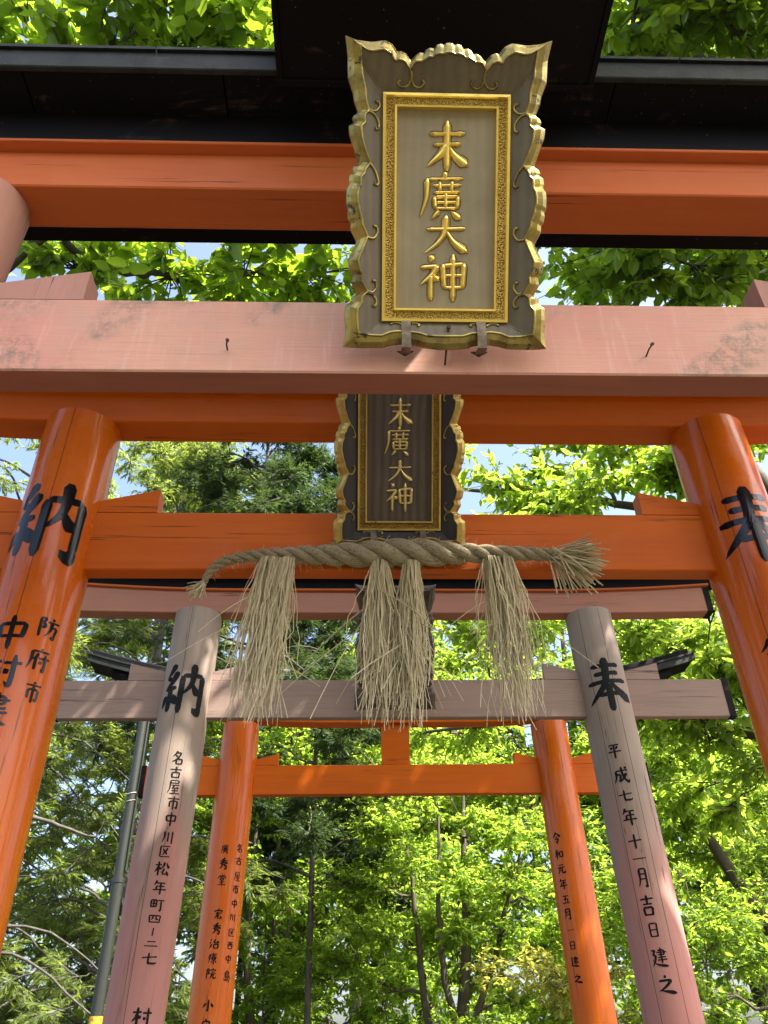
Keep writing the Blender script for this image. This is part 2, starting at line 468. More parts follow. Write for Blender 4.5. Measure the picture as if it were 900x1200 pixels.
# ---------------------------------------------------------------- brush-written characters
GLYPH = {
'末': 'h 14,28 86,26;h 22,48 78,46;v 50,4 50,98;p 48,48 36,66 8,90;n 52,48 66,68 94,88',
'大': 'h 12,36 88,33;p 50,4 48,40 34,68 6,94;n 51,38 66,66 95,92',
'神': 'd 22,6 34,16;b 8,30 40,27;p 40,27 28,46 6,66;v 27,44 27,96;d 32,46 43,57;v 50,24 53,72;b 50,26 90,22 87,72;h 53,46 86,45;h 53,70 86,69;v 69,4 69,98',
'廣': 'd 48,1 56,11;h 18,16 88,14;p 18,16 16,56 4,94;h 28,29 84,27;v 42,21 43,41;v 66,20 65,41;h 30,43 82,41;v 32,52 34,76;b 32,52 78,50 76,76;h 34,63 76,62;h 34,75 76,74;v 54,42 54,75;p 42,80 26,97;d 64,80 84,97',
'納': 'p 27,3 18,18 8,28;b 8,28 22,34;p 35,18 24,38 8,52;b 8,52 36,49;v 22,52 20,95;p 12,64 3,88;d 30,62 38,82;v 48,26 46,98;b 48,26 93,23 92,88;k 92,80 90,96 76,86;p 71,2 69,40 50,64;n 70,38 78,52 90,62',
'奉': 'h 20,17 80,14;h 24,32 76,29;h 8,48 92,43;p 50,1 46,44 28,66 4,86;n 52,42 68,62 97,82;h 28,70 72,67;v 50,50 50,100',
'防': 'b 10,10 36,8 22,30;k 22,30 37,46 16,54;v 12,10 12,98;d 64,2 70,14;h 42,24 97,22;b 62,46 88,44 80,88;k 82,80 78,96 66,86;p 64,24 60,60 36,97',
'府': 'd 50,2 56,11;h 16,16 90,14;p 16,16 14,58 2,97;p 42,24 34,42 20,54;v 34,42 34,98;h 44,44 95,42;k 76,24 76,94 64,86;d 51,56 60,69',
'市': 'd 48,1 54,13;h 8,21 92,18;v 24,40 24,82;b 24,40 78,38 76,80;k 76,74 74,86 62,78;v 50,20 50,100',
'中': 'v 17,28 22,66;b 17,28 85,24 80,66;h 22,63 80,61;v 50,2 50,100',
'村': 'h 5,28 47,26;v 28,4 28,98;p 28,32 20,54 3,74;d 32,42 45,57;h 52,30 98,28;k 78,4 78,94 62,85;d 57,48 67,63',
'建': 'b 44,16 80,14 80,37;h 36,26 95,24;h 44,37 80,36;h 42,50 88,48;h 36,63 94,60;v 62,2 62,80;b 8,16 30,14 14,40;b 14,40 30,38;p 30,38 22,66 3,92;n 8,60 34,84 98,94',
'令': 'p 50,3 32,28 3,50;n 52,5 70,28 97,46;h 36,46 64,44;b 26,62 74,60 56,82;d 42,76 60,97',
'和': 'p 42,4 26,14 10,19;h 5,33 51,30;v 28,16 28,97;p 28,34 20,54 2,74;d 32,40 47,57;v 58,28 60,86;b 58,28 93,26 90,86;h 60,80 90,79',
'元': 'h 24,16 78,14;h 8,39 92,36;p 36,39 30,70 4,96;k 60,38 60,86 91,88 96,68',
'年': 'p 28,2 22,18 8,36;h 24,20 86,18;h 26,43 82,40;v 28,42 28,65;h 4,67 96,63;v 56,20 56,100',
'名': 'p 42,2 30,22 8,44;b 40,16 72,14 58,42;p 60,38 38,64 5,82;d 29,32 44,43;v 38,62 40,98;b 38,62 83,60 80,98;h 40,95 80,94',
'古': 'h 7,29 93,26;v 50,3 50,54;v 24,54 28,98;b 24,54 79,52 74,98;h 28,93 74,92',
'屋': 'h 20,8 84,6;v 84,6 82,26;h 20,26 82,25;p 20,8 18,60 2,98;h 30,41 90,38;p 54,40 44,52 32,61;h 32,61 82,58;d 70,50 85,65;h 34,77 84,75;v 58,62 58,95;h 22,97 97,95',
'川': 'p 20,10 20,50 5,96;v 50,14 50,86;v 84,6 84,98',
'区': 'h 10,10 92,8;v 14,10 14,90;h 14,91 97,88;p 72,20 56,54 26,80;d 32,28 73,73',
'松': 'h 4,28 46,26;v 26,4 26,98;p 26,32 18,54 2,76;d 30,42 43,57;p 62,8 58,30 44,54;n 76,8 82,28 98,46;b 64,48 52,82;h 52,87 86,81;d 77,64 93,94',
'町': 'v 8,16 10,72;b 8,16 46,14 44,72;v 27,16 27,70;h 10,43 44,42;h 10,69 44,68;h 52,18 98,16;k 76,18 76,94 62,85',
'四': 'v 12,18 18,86;b 12,18 89,16 82,86;p 38,18 36,44 24,62;k 60,18 60,50 79,53;h 18,81 82,80',
'一': 'h 6,53 94,47', '｜': 'v 52,15 48,85',
'二': 'h 22,28 78,25;h 5,79 95,75',
'七': 'h 5,48 95,35;k 44,6 44,82 52,89 87,87 92,70',
'平': 'h 14,14 86,12;d 27,24 36,41;p 75,22 66,33 59,43;h 4,57 96,54;v 50,14 50,100',
'成': 'h 20,28 92,25;p 20,28 18,64 2,97;b 22,50 44,48 42,80;k 43,74 40,86 31,78;k 54,4 62,60 88,94 97,74;p 82,42 66,66 40,92;d 74,5 87,16',
'十': 'h 5,47 95,42;v 50,3 50,99',
'月': 'p 28,8 28,60 9,98;b 28,8 80,6 80,92;k 80,84 78,98 62,89;h 28,34 80,33;h 28,59 80,58',
'吉': 'h 7,21 93,18;v 50,2 50,43;h 20,45 80,43;v 22,61 26,98;b 22,61 79,59 74,98;h 26,94 74,93',
'日': 'v 20,8 22,95;b 20,8 81,6 78,95;h 22,49 78,48;h 22,91 78,90',
'之': 'd 46,2 55,15;b 16,31 80,26;p 81,26 50,58 9,84;n 13,76 46,84 99,95',
'西': 'h 5,14 95,12;v 16,36 20,92;b 16,36 85,34 80,92;p 40,14 38,46 28,64;k 60,14 60,53 75,59;h 20,89 80,88',
'島': 'p 50,1 42,8 36,14;v 24,14 24,60;b 24,14 72,12 72,38;h 24,26 72,25;h 24,38 72,37;h 24,50 93,48;b 24,61 88,59 82,92;k 83,86 78,99 68,92;v 40,68 40,88;v 15,70 15,90;h 15,90 60,89;v 60,68 60,89',
'秀': 'p 66,2 46,10 24,15;h 7,27 93,24;v 50,8 50,47;p 48,26 34,42 5,54;n 52,26 68,40 95,52;b 24,57 68,55 56,72;p 36,57 32,78 7,99;b 56,72 85,71 80,92;k 82,86 76,99 62,91',
'堂': 'v 50,1 50,18;d 25,6 34,19;p 75,4 66,12 61,19;d 12,24 9,37;b 12,24 91,22 82,35;v 32,37 34,55;b 32,37 69,35 66,55;h 34,53 66,52;h 22,71 78,69;v 50,54 50,93;h 7,95 93,93',
'宏': 'd 48,1 54,13;d 12,18 9,33;b 12,20 91,18 82,33;h 22,45 84,42;p 46,30 36,60 7,96;b 56,54 40,86;h 40,90 80,85;d 69,68 87,96',
'治': 'd 12,8 25,19;d 3,34 16,45;p 25,56 16,74 5,96;b 62,4 42,36;h 42,39 84,35;d 75,20 93,46;v 44,55 48,97;b 44,55 89,53 84,97;h 48,93 84,92',
'療': 'd 52,0 58,9;h 22,14 95,12;p 22,14 20,60 4,97;d 5,26 14,37;p 17,45 10,52 3,56;h 34,28 90,26;p 60,16 50,36 28,53;n 62,28 76,42 95,52;v 46,47 48,69;b 46,47 79,46 76,69;h 48,58 76,57;h 48,69 76,68;k 62,69 62,98 54,93;p 44,76 40,84 34,92;d 77,74 91,91',
'院': 'b 8,10 32,8 20,30;k 20,30 33,46 14,54;v 10,10 10,98;d 66,1 70,11;d 42,16 39,29;b 42,18 95,16 88,29;h 52,37 84,36;h 40,53 97,51;p 58,52 54,78 34,98;k 74,52 74,88 93,90 97,74',
'小': 'k 50,3 50,94 37,85;p 28,34 20,54 5,74;d 70,32 93,68',
'五': 'h 14,12 86,10;p 50,12 46,50 36,92;b 22,47 75,45 70,90;h 3,93 97,91',
'白': 'p 50,0 44,10 38,19;v 20,20 24,96;b 20,20 81,18 76,96;h 24,57 76,56;h 24,93 76,92',
}
def stroke_profile(kind, t):
    if kind == 'h': return .78 + .30 * math.exp(-(t / .10) ** 2) + .42 * math.exp(-((1 - t) / .12) ** 2)
    if kind == 'v': return 1.0 + .22 * math.exp(-(t / .12) ** 2)
    if kind == 'p': return 1.22 * (1 - t) ** .55 + .10
    if kind == 'n': return .45 + 1.0 * math.sin(min(1, t / .80) * math.pi / 2) ** 2 if t < .80 else 1.45 * (1 - (t - .80) / .20) ** .8 + .08
    if kind == 'd': return .35 + 1.05 * math.sin(min(1, t / .68) * math.pi / 2) if t < .68 else 1.4 * (1 - (t - .68) / .32 * .55)
    if kind == 'k': return 1.05 if t < .82 else 1.05 * (1 - (t - .82) / .18 * .9)
    return 1.0
def glyph_strokes(ch, wt):
    """list of (centre points, half widths) in a unit box, x right, y up, centred"""
    out = []
    for st in GLYPH[ch].split(';'):
        kind = st[0]
        pts = [tuple(float(a) for a in p.split(',')) for p in st[2:].split(' ')]
        segs = [(kind, pts)] if kind != 'b' else [('v' if abs(a[0] - b[0]) < abs(a[1] - b[1]) else 's', [a, b]) for a, b in zip(pts, pts[1:])]
        for kd, pp in segs:
            P = crom([np.array(p) for p in pp], 6 if len(pp) > 2 else 9)
            L = np.concatenate([[0], np.cumsum(np.linalg.norm(np.diff(P, axis=0), axis=1))])
            w0 = wt * (.82 if kd in 'hs' else 1.0)
            hw = []
            ext = .35 * w0
            for s_ in L:
                t = s_ / L[-1]
                w = stroke_profile(kd, t) * w0 * .5
                e0 = min(1, (s_ + .12 * w0) / (.62 * w0)) ** .5
                e1 = min(1, (L[-1] - s_ + (.12 * w0 if kd not in 'pn' else 0.02)) / (.62 * w0)) ** .5
                hw.append(w * e0 * e1)
            Q = P.copy()
            Q[:, 0] = (P[:, 0] - 50) / 100; Q[:, 1] = (50 - P[:, 1]) / 100
            out.append((Q, np.array(hw) / 100))
    return out
def glyph_mesh(ch, w, h, wt, mapf, ridge=0.0, lift=0.00006):
    """ribbons of varying width; mapf(x, y, d) puts the flat character on its surface"""
    mb = MB()
    for i, (P, hw) in enumerate(glyph_strokes(ch, wt)):
        n = len(P)
        S = P * np.array([w, h])
        T = np.gradient(S, axis=0)
        T /= np.maximum(np.linalg.norm(T, axis=1)[:, None], 1e-9)
        N = np.stack([-T[:, 1], T[:, 0]], 1)
        r = hw * math.sqrt(w * h)
        vs = []; fs = []
        for j in range(n):
            d = lift * i
            for a, e in ((1, 0), (.45, .8), (0, 1), (-.45, .8), (-1, 0)):
                q = S[j] + N[j] * r[j] * a
                vs.append(mapf(q[0], q[1], d + ridge * e * min(1, r[j] / (.05 * w))))
        for j in range(n - 1):
            for k in range(4):
                a = j * 5 + k
                fs.append((a, a + 1, a + 6, a + 5))
        mb.add(vs, fs, False)
    return mb.mesh('character')

# ---------------------------------------------------------------- torii gates
NAILS = []
def lathe_post(r0, r1, H, seg=96, rings=14):
    vs = []; fs = []
    for i in range(rings + 1):
        z = H * i / rings; r = r0 + (r1 - r0) * i / rings
        for k in range(seg):
            a = 2 * math.pi * k / seg
            vs.append((r * math.sin(a), -r * math.cos(a), z))
    for i in range(rings):
        for k in range(seg):
            a = i * seg + k; b = i * seg + (k + 1) % seg
            fs.append((a, b, b + seg, a + seg))
    mb = MB(); mb.add(vs, fs, True)
    mb.add(vs[-seg:], [tuple(range(seg))])
    return mb

def gate(p, label, inscriptions, mats):
    """p: measurements in metres; the gate's own x runs along the beams, -y faces the visitor"""
    g = empty('torii_gate', (p['cx'], p['d'], 0), (0, 0, p['rot']))
    tag(g, label, 'torii gate', 'torii gates standing in a row over the path')
    hn0, hn1, hs0 = p['hn0'] + EYE, p['hn1'] + EYE, p['hs0'] + EYE
    zm = (hn0 + hn1) / 2
    bev = .004
    # posts
    for sd, sg in (('L', -1), ('R', 1)):
        xb = sg * (p['sp'] / 2 + zm * p['lean'])
        tilt = math.atan(p['lean'])
        H = hs0 / math.cos(tilt)
        mb = lathe_post(p['rad'], p['rad'], H)
        o = mb.build('pillar', mats['post'], g, (xb, 0, 0))
        o.rotation_euler = (0, -sg * tilt, 0)
        o['crack_a'] = p.get('crack' + sd, (9, 9))[0]; o['crack_b'] = p.get('crack' + sd, (9, 9))[1]
        for (ch, an, z, w, h) in inscriptions.get(sd, []):
            r = p['rad'] + .0009
            def mapf(x, y, d, an=an, z=z, r=r):
                a = an + x / p['rad']
                return ((r + d) * math.sin(a), -(r + d) * math.cos(a), z + y)
            big = ch in '納奉'
            wt = (11.8 if ch == '納' else 13.0) if big else (10.5 if len(GLYPH[ch].split(';')) > 9 else 13.5) * p.get('ink_k', 1.0)
            link('inscription_character', glyph_mesh(ch, w, h, wt, mapf), mats['ink_big'] if big else mats['ink'], o)
    # tie beam with end caps, wedges
    tn = p['tn'] / 2
    nx = p['nuki_half']
    mb = MB(); mb.box(-nx, nx, -tn, tn, hn0, hn1, bev); tb = mb.build('tie_beam', mats['tie'], g)
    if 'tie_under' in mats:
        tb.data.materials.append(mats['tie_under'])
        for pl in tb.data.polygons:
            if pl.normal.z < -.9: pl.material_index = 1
    for sg in (-1, 1):
        mb = MB()
        x0, x1 = sorted((sg * (nx - .012), sg * (nx + .022)))
        mb.box(x0, x1, -tn - .003, tn + .003, hn0 - .003, hn1 + .003, .002); mb.build('end_cap', M['black'], g)
    wl, wh = p['wedge_len'], p['wedge_h']
    for sg in (-1, 1):
        for io in (-1, 1):
            xp = sg * (p['sp'] / 2 - (hn1 - zm) * p['lean'])
            xa = xp + io * sg * (p['rad'] - .03)          # inside the post
            xe = xp + io * sg * (p['rad'] + wl)
            th = tn * .94
            zl, zh = hn1 + .001, hn1 + wh
            za = hn1 + wh * .42
            vs = [(xa, -th, zl), (xe, -th, zl), (xe, -th, zh), (xa, -th, za), (xa, th, zl), (xe, th, zl), (xe, th, zh), (xa, th, za)]
            fs = [(0, 1, 2, 3), (7, 6, 5, 4), (1, 5, 6, 2), (3, 2, 6, 7), (0, 4, 5, 1), (0, 3, 7, 4)]
            if (xe - xa) < 0: fs = [tuple(reversed(f)) for f in fs]
            mb = MB(); mb.add(vs, fs); mb.build('wedge', mats['wedge'], g)
    # strut between tie beam and lintel
    mb = MB(); mb.box(-.098, .098, -tn * .9, tn * .9, hn1 + .001, hs0 - .001, .003)
    mb.build('centre_strut', mats['tie'], g, (p.get('strut_x', 0), 0, 0))
    # lintel, its cover board, black fascia, roof
    rise, x0r, LK = p['rise'], p['rise_from'], p['kasagi_half']
    zf = lambda x: rise * (max(0.0, abs(x) - x0r) / (LK - x0r)) ** 2
    zl = lambda x: .35 * zf(x) if p.get('flat_lintel') else zf(x)
    ts = p['ts'] / 2
    sx = p['shimaki_half']; sh = p['sh']
    vs_n = 40
    mb = MB()
    prof = [(-ts + .004, 0, 0), (ts - .004, 0, 0), (ts, .004, 0), (ts, sh, 1), (-ts, sh, 1), (-ts, .004, 0)]
    vs = []; fs = []; n = len(prof)
    for i in range(vs_n + 1):
        f = -1 + 2 * i / vs_n
        for (y, z, top) in prof:
            x = f * (sx + .02 * z / sh)
            vs.append((x, y, hs0 + z + (zf(x) if top else zl(x))))
    for i in range(vs_n):
        for j in range(n):
            a = i * n + j; c = i * n + (j + 1) % n
            fs.append((a, a + n, c + n, c))
    fs.append(tuple(range(n))); fs.append(tuple(vs_n * n + j for j in reversed(range(n))))
    mb.add(vs, fs); mb.build('lintel_beam', mats['lintel'], g)
    for sg in (-1, 1):
        mb = MB()
        a0 = sx - .004; a1 = sx + .03
        xs = sorted((sg * a0, sg * a1))
        zc = zl(sx)
        mb.box(xs[0], xs[1], -ts - .003, ts + .003, hs0 - .003 + zc, hs0 + sh - .002 + zf(sx), .002)
        mb.build('end_cap', M['black'], g)
    tov = p['tier']
    K = hs0 + sh
    mb = MB(); mb.box(-sx - .03, sx + .03, -ts - tov, ts + tov, K + .001, K + .014, .002, zf, 40); mb.build('cover_board', mats['lintel_top'], g)
    fh = p['fascia']
    rear = p.get('rear', ts + tov - .002)
    mb = MB(); mb.box(-sx - .06, sx + .06, -ts - tov + .002, rear, K + .015, K + fh, .002, zf, 40); mb.build('roof_beam', M['black'], g)
    so, eh = p['soffit'], p['edge']
    R0 = K + fh + .001
    rf = empty('roof', (0, 0, 0)); rf.parent = g
    nb_ = 8
    for i in range(nb_):
        xa = -LK + 2 * LK * i / nb_ + .0025; xb = -LK + 2 * LK * (i + 1) / nb_ - .0025
        mb = MB(); mb.box(xa, xb, -so, so, R0 + .002 * (i % 2), R0 + .02, 0, zf, 6); mb.build('soffit_board', M['black'], rf)
    for sg in (-1, 1):
        mb = MB()
        y0, y1 = sorted((sg * (so - .012), sg * (so + .006)))
        mb.box(-LK - .004, LK + .004, y0, y1, R0 - .006, R0 + eh, .003, zf, 48); mb.build('eave_fascia', M[p.get('eave', 'eave')], rf)
    # roof skin: two slopes with joints
    nseg = 9; RH = p.get('ridge', .09); EV = M[p.get('eave', 'eave')]
    for sg in (-1, 1):
        for i in range(nseg):
            xa = -LK - .02 + (2 * LK + .04) * i / nseg + .002; xb = -LK - .02 + (2 * LK + .04) * (i + 1) / nseg - .002
            vs = []; fs = []; m = 4
            for k in range(m + 1):
                x = xa + (xb - xa) * k / m
                z = R0 + zf(x)
                for (y, dz) in ((sg * (so + .016), eh - .004), (sg * (so + .016), eh + .010), (0, eh + .015 + RH), (0, eh + RH)):
                    vs.append((x, y, z + dz))
            for k in range(m):
                for j in range(4):
                    a = k * 4 + j; c = k * 4 + (j + 1) % 4
                    fs.append((a, a + 4, c + 4, c))
            fs.append((0, 1, 2, 3)); fs.append(tuple(m * 4 + j for j in (3, 2, 1, 0)))
            if sg > 0: fs = [tuple(reversed(f)) for f in fs]
            mb = MB(); mb.add(vs, fs); mb.build('roof_sheet', EV, rf)
    mb = MB(); mb.box(-LK, LK, -.03, .03, R0 + eh + RH, R0 + eh + RH + .05, .01, zf, 48); mb.build('ridge_cap', M['black'], rf)
    return g

PA = dict(cx=.1757, d=1.3680, rot=-.0033, hn0=1.3157, hn1=1.5555, hs0=1.9752, tn=.0754, ts=.1331, sp=2.4148, rad=.112, lean=.025,
          nuki_half=1.75, wedge_len=.250, wedge_h=.105, sh=.155, tier=.034, fascia=.145, soffit=.229, edge=.082, rear=.239,
          shimaki_half=1.95, kasagi_half=2.2, rise=.10, rise_from=1.3, strut_x=.025, crackL=(-.9, 9), crackR=(.5, 9))
PB = dict(cx=.1499, d=2.179, rot=.0008, hn0=1.2786, hn1=1.4923, hs0=1.8535, tn=.0593, ts=.1093, sp=2.2078, rad=.1244, lean=.0091,
          nuki_half=1.60, wedge_len=.188, wedge_h=.090, sh=.135, tier=.03, fascia=.10, soffit=.19, edge=.075,
          shimaki_half=1.9, kasagi_half=2.15, rise=.10, rise_from=1.0, strut_x=-.015, crackL=(.04, 9), crackR=(-.60, 9))
PC = dict(cx=.2204, d=4.0361, rot=.0019, hn0=1.5053, hn1=1.7119, hs0=2.0974, tn=.0446, ts=.0912, sp=2.2081, rad=.1264, lean=.0297,
          nuki_half=1.755, wedge_len=.185, wedge_h=.095, sh=.130, tier=.02, fascia=.085, soffit=.16, edge=.07, flat_lintel=True,
          shimaki_half=1.77, kasagi_half=2.15, rise=.075, rise_from=.8, strut_x=-.016, crackL=(-.10, 9), crackR=(-.72, .16))
PD = dict(cx=.2891, d=5.5796, rot=.0007, hn0=1.5469, hn1=1.746, hs0=2.035, tn=.0551, ts=.11, sp=2.2024, rad=.1263, lean=.0233,
          nuki_half=1.72, wedge_len=.155, wedge_h=.080, sh=.12, tier=.015, fascia=.065, soffit=.105, edge=.050, ridge=.03, eave='slate',
          ink_k=1.15, shimaki_half=1.99, kasagi_half=2.23, rise=.27, rise_from=.5, strut_x=-.008)
INS = {
'BL': [('納', .072, 2.955, .235, .285), ('防', .781, 2.601, .0628, .0647), ('府', .753, 2.503, .0627, .0666), ('市', .784, 2.41, .0503, .0611), ('中', .02, 2.572, .1021, .1045), ('村', .04, 2.46, .1015, .0937), ('建', .05, 2.35, .0967, .093)],
'BR': [('奉', -.055, 2.949, .25, .285), ('令', -.602, 2.523, .0654, .0794), ('和', -.609, 2.425, .0639, .0756)],
'CL': [('納', .029, 3.178, .225, .2757), ('名', .301, 2.823, .0608, .0664), ('古', .292, 2.753, .0642, .057), ('屋', .315, 2.685, .0597, .0678), ('市', .38, 2.611, .0641, .0625), ('中', .379, 2.537, .0629, .0649), ('川', .385, 2.458, .0543, .0596), ('区', .35, 2.395, .0534, .0548), ('松', .356, 2.323, .0683, .0642), ('年', .371, 2.245, .0638, .0592), ('町', .376, 2.176, .0632, .0511), ('四', .367, 2.119, .0624, .0401), ('｜', .378, 2.069, .0435, .0461), ('二', .385, 2.024, .0654, .0324), ('七', .405, 1.969, .0725, .0478), ('村', .458, 1.757, .0858, .0741)],
'CR': [('奉', -.08, 3.197, .25, .295), ('平', -.403, 2.847, .07, .077), ('成', -.337, 2.728, .0768, .0826), ('七', -.34, 2.63, .0715, .0562), ('年', -.349, 2.531, .0705, .0819), ('十', -.354, 2.42, .0693, .0679), ('一', -.331, 2.345, .0684, .0295), ('月', -.351, 2.265, .0523, .0827), ('吉', -.379, 2.149, .0665, .0867), ('日', -.354, 2.05, .0505, .0605), ('建', -.348, 1.944, .0715, .0779), ('之', -.315, 1.842, .0811, .0722)],
'DL': [('名', .761, 2.75, .0471, .0517), ('古', .785, 2.674, .0551, .0509), ('屋', .783, 2.583, .0471, .0548), ('市', .765, 2.509, .0526, .0539), ('中', .785, 2.427, .0539, .0529), ('川', .76, 2.35, .0439, .0472), ('区', .773, 2.267, .045, .0463), ('西', .785, 2.198, .0457, .0456), ('中', .754, 2.126, .0492, .0492), ('島', .776, 2.038, .0508, .057), ('廣', .006, 2.736, .0543, .0563), ('秀', .003, 2.65, .0593, .0652), ('堂', .009, 2.555, .0586, .0638), ('宏', .025, 2.363, .0571, .0611), ('秀', .02, 2.284, .0566, .06), ('治', -.005, 2.202, .0616, .0543), ('療', -.008, 2.126, .0559, .0577), ('院', -.008, 2.047, .0605, .0566), ('小', .025, 1.889, .0689, .0587), ('白', .022, 1.789, .0632, .0654)],
'DR': [('令', -.766, 2.794, .0644, .0741), ('和', -.762, 2.694, .0635, .057), ('元', -.75, 2.607, .062, .0609), ('年', -.775, 2.517, .0629, .0647), ('五', -.768, 2.428, .0554, .0488), ('月', -.785, 2.346, .056, .0623), ('一', -.756, 2.256, .0473, .0235), ('日', -.781, 2.172, .048, .046), ('建', -.80, 2.086, .0618, .0587), ('之', -.78, 1.997, .0654, .0486)],
}
gA = gate(PA, 'nearest torii gate with faded pink tie beam and wide black roof', {},
          dict(post=M['faded_post_near'], tie=M['faded_pink'], tie_under=M['shaded_red'], wedge=M['faded_post_near'], lintel=M['matte_orange'], lintel_top=M['matte_orange'], ink=M['gloss_ink'], ink_big=M['gloss_ink']))
gB = gate(PB, 'glossy vermilion torii gate carrying the straw rope on its tie beam', {'L': INS['BL'], 'R': INS['BR']},
          dict(post=M['vermilion_post'], tie=M['vermilion_beam'], wedge=M['vermilion_beam'], lintel=M['vermilion_beam'], lintel_top=M['vermilion_beam'], ink=M['gloss_ink'], ink_big=M['gloss_ink']))
gC = gate(PC, 'weathered grey pink torii gate with cracked posts behind the straw rope', {'L': INS['CL'], 'R': INS['CR']},
          dict(post=M['grey_pink_post'], tie=M['grey_pink_beam'], wedge=M['grey_pink_beam'], lintel=M['pink_lintel'], lintel_top=M['matte_orange'], ink=M['matt_ink'], ink_big=M['carved_ink']))
gD = gate(PD, 'farthest vermilion torii gate with upswept dark roof ends', {'L': INS['DL'], 'R': INS['DR']},
          dict(post=M['vermilion_post_plain'], tie=M['vermilion_beam'], wedge=M['vermilion_beam'], lintel=M['vermilion_beam'], lintel_top=M['black'], ink=M['matt_ink'], ink_big=M['matt_ink']))

# canopy over the near plaque, hung below the roof of the near gate
cn = empty('plaque_canopy'); cn.parent = gA
zc0 = EYE + 2.235
mb = MB(); mb.box(-.380, .458, -.62, -.214, zc0, zc0 + .022, .002); mb.build('canopy_board', M['black'], cn)
for sg, x in ((-1, -.380), (1, .458)):
    xs = sorted((x + sg * .001, x + sg * .016))
    mb = MB(); mb.box(xs[0], xs[1], -.63, -.214, zc0 - .006, zc0 + .09, .002); mb.build('canopy_side', M['black'], cn)
mb = MB(); mb.box(-.396, .474, -.232, -.213, zc0 - .010, zc0 + .02, .002); mb.build('canopy_batten', M['black'], cn)
mb = MB(); mb.add([(-.41, -.65, zc0 + .10), (.488, -.65, zc0 + .10), (.488, -.19, zc0 + .17), (-.41, -.19, zc0 + .17), (-.41, -.65, zc0 + .13), (.488, -.65, zc0 + .13), (.488, -.19, zc0 + .20), (-.41, -.19, zc0 + .20)],
                  [(0, 3, 2, 1), (4, 5, 6, 7), (0, 1, 5, 4), (1, 2, 6, 5), (2, 3, 7, 6), (3, 0, 4, 7)]); mb.build('canopy_roof', M['eave'], cn)

# twigs and needles lying on the eave of the near gate
rl = np.random.default_rng(21)
mb = MB()
zE = EYE + PA['hs0'] + PA['sh'] + PA['fascia'] + PA['edge'] + .012
for i in range(120):
    x = rl.uniform(-1.5, 1.5); y = -PA['soffit'] - .016 + rl.uniform(0, .05)
    z = zE + (y + PA['soffit'] + .016) * .4
    a = rl.normal(0, .6); L = rl.uniform(.012, .05)
    d = Vector((math.cos(a), math.sin(a) * .6, rl.normal(0, .10)))
    hang = Vector((0, -.004, -rl.uniform(0, .02))) if rl.uniform() < .25 else Vector((0, 0, 0))
    mb.tube([(x, y, z), Vector((x, y, z)) + d * L * .5, Vector((x, y, z)) + d * L + hang], [.0013, .0012, .0008], 3, False, False)
o = mb.build('needle_litter', M['straw'], gA); o['kind'] = 'stuff'

# nails in the near tie beam
def nail(parent, x, z, y, ln, droop, r=.0020):
    mb = MB()
    mb.tube([(x, y + .01, z), (x, y - ln * .6, z - droop * .3), (x + .004, y - ln, z - droop)], [r, r, r * .9], 8)
    mb.tube([(x + .004, y - ln + .001, z - droop + .001), (x + .0045, y - ln - .004, z - droop - .001)], [r * 2.1, r * 2.1], 10)
    mb.build('nail', M['iron'], parent)
nail(gA, -.476, 2.935, -.0377, .032, .004)
nail(gA, .505, 2.925, -.0377, .034, -.004)

# ---------------------------------------------------------------- plaques
TOP = [((421, 59), (403.5, 44)), ((428, 62.5), (417, 47.5)), ((436, 63), (433, 49)), ((447, 61.5), (449, 47.5)), ((455, 65), (457, 50.5)), ((460, 71), (463, 57)), ((465, 70), (467, 56.5)), ((471, 71.5), (472, 58.5)), ((477, 78), (478, 64)),
       ((483, 71.5), (484, 60)), ((486.5, 71), (488, 57.5)), ((490, 71), (492.5, 57.8)), ((493, 69.5), (495, 54.5)), ((498, 67), (499, 53)), ((502, 67.3), (504, 53.4)), ((505, 65), (507, 50)), ((510, 63.8), (511, 49)), ((514, 64.3), (514.5, 50.2)), ((517, 63), (517.5, 48.3)), ((520.5, 62.8), (520.5, 48))]
SIDE = [((421, 59), (403.5, 44)), ((422, 75), (406, 62)), ((422.5, 86), (406.7, 88)), ((426, 102), (412, 104)), ((427, 115), (413.5, 114)), ((430, 125.5), (417.5, 125)), ((426, 132), (412.8, 131)), ((425.5, 137), (411.5, 135)), ((426, 141), (413, 139)), ((421.7, 147), (407.5, 144)), ((423, 160), (408.5, 155)), ((427, 174), (413.5, 170)), ((432, 187), (418, 185.5)),
        ((427.5, 194), (413, 190.5)), ((426, 198), (411.5, 195)), ((425.5, 201), (412.5, 198)), ((422, 205.5), (408.5, 202)), ((421.5, 211), (407.5, 209)), ((421.5, 215), (408.5, 213)), ((419, 221), (405.5, 219)), ((418, 229), (404.8, 228)), ((418, 236), (405, 238)), ((419.5, 241), (407, 243)), ((420, 246), (406.3, 248)), ((421.5, 252), (407.5, 255)), ((423, 256), (410, 259)), ((424, 263), (410, 266)), ((429.5, 275), (416.5, 280)),
        ((425, 288), (412.5, 291)), ((419, 305), (407, 304)), ((421, 317), (408.5, 316)), ((424, 322), (412.5, 321)), ((423.5, 330), (411, 330)), ((429.5, 341), (417, 342.5)), ((424, 347), (411.5, 347)), ((423, 356), (411, 353)), ((418.5, 363), (404.5, 359)), ((418, 375), (403.5, 373)), ((418.5, 384), (404.5, 390)), ((419.5, 392), (402, 408))]
BOT = [((419.5, 392), (402, 408)), ((434, 394), (425, 408.5)), ((447, 394.5), (448, 408)), ((456.5, 390), (458, 404.5)), ((467, 388.5), (468, 403)), ((480, 389.5), (478, 403)), ((490, 390.5), (487, 404.5)), ((500, 394), (495, 408)), ((520.5, 394.5), (520.5, 410))]
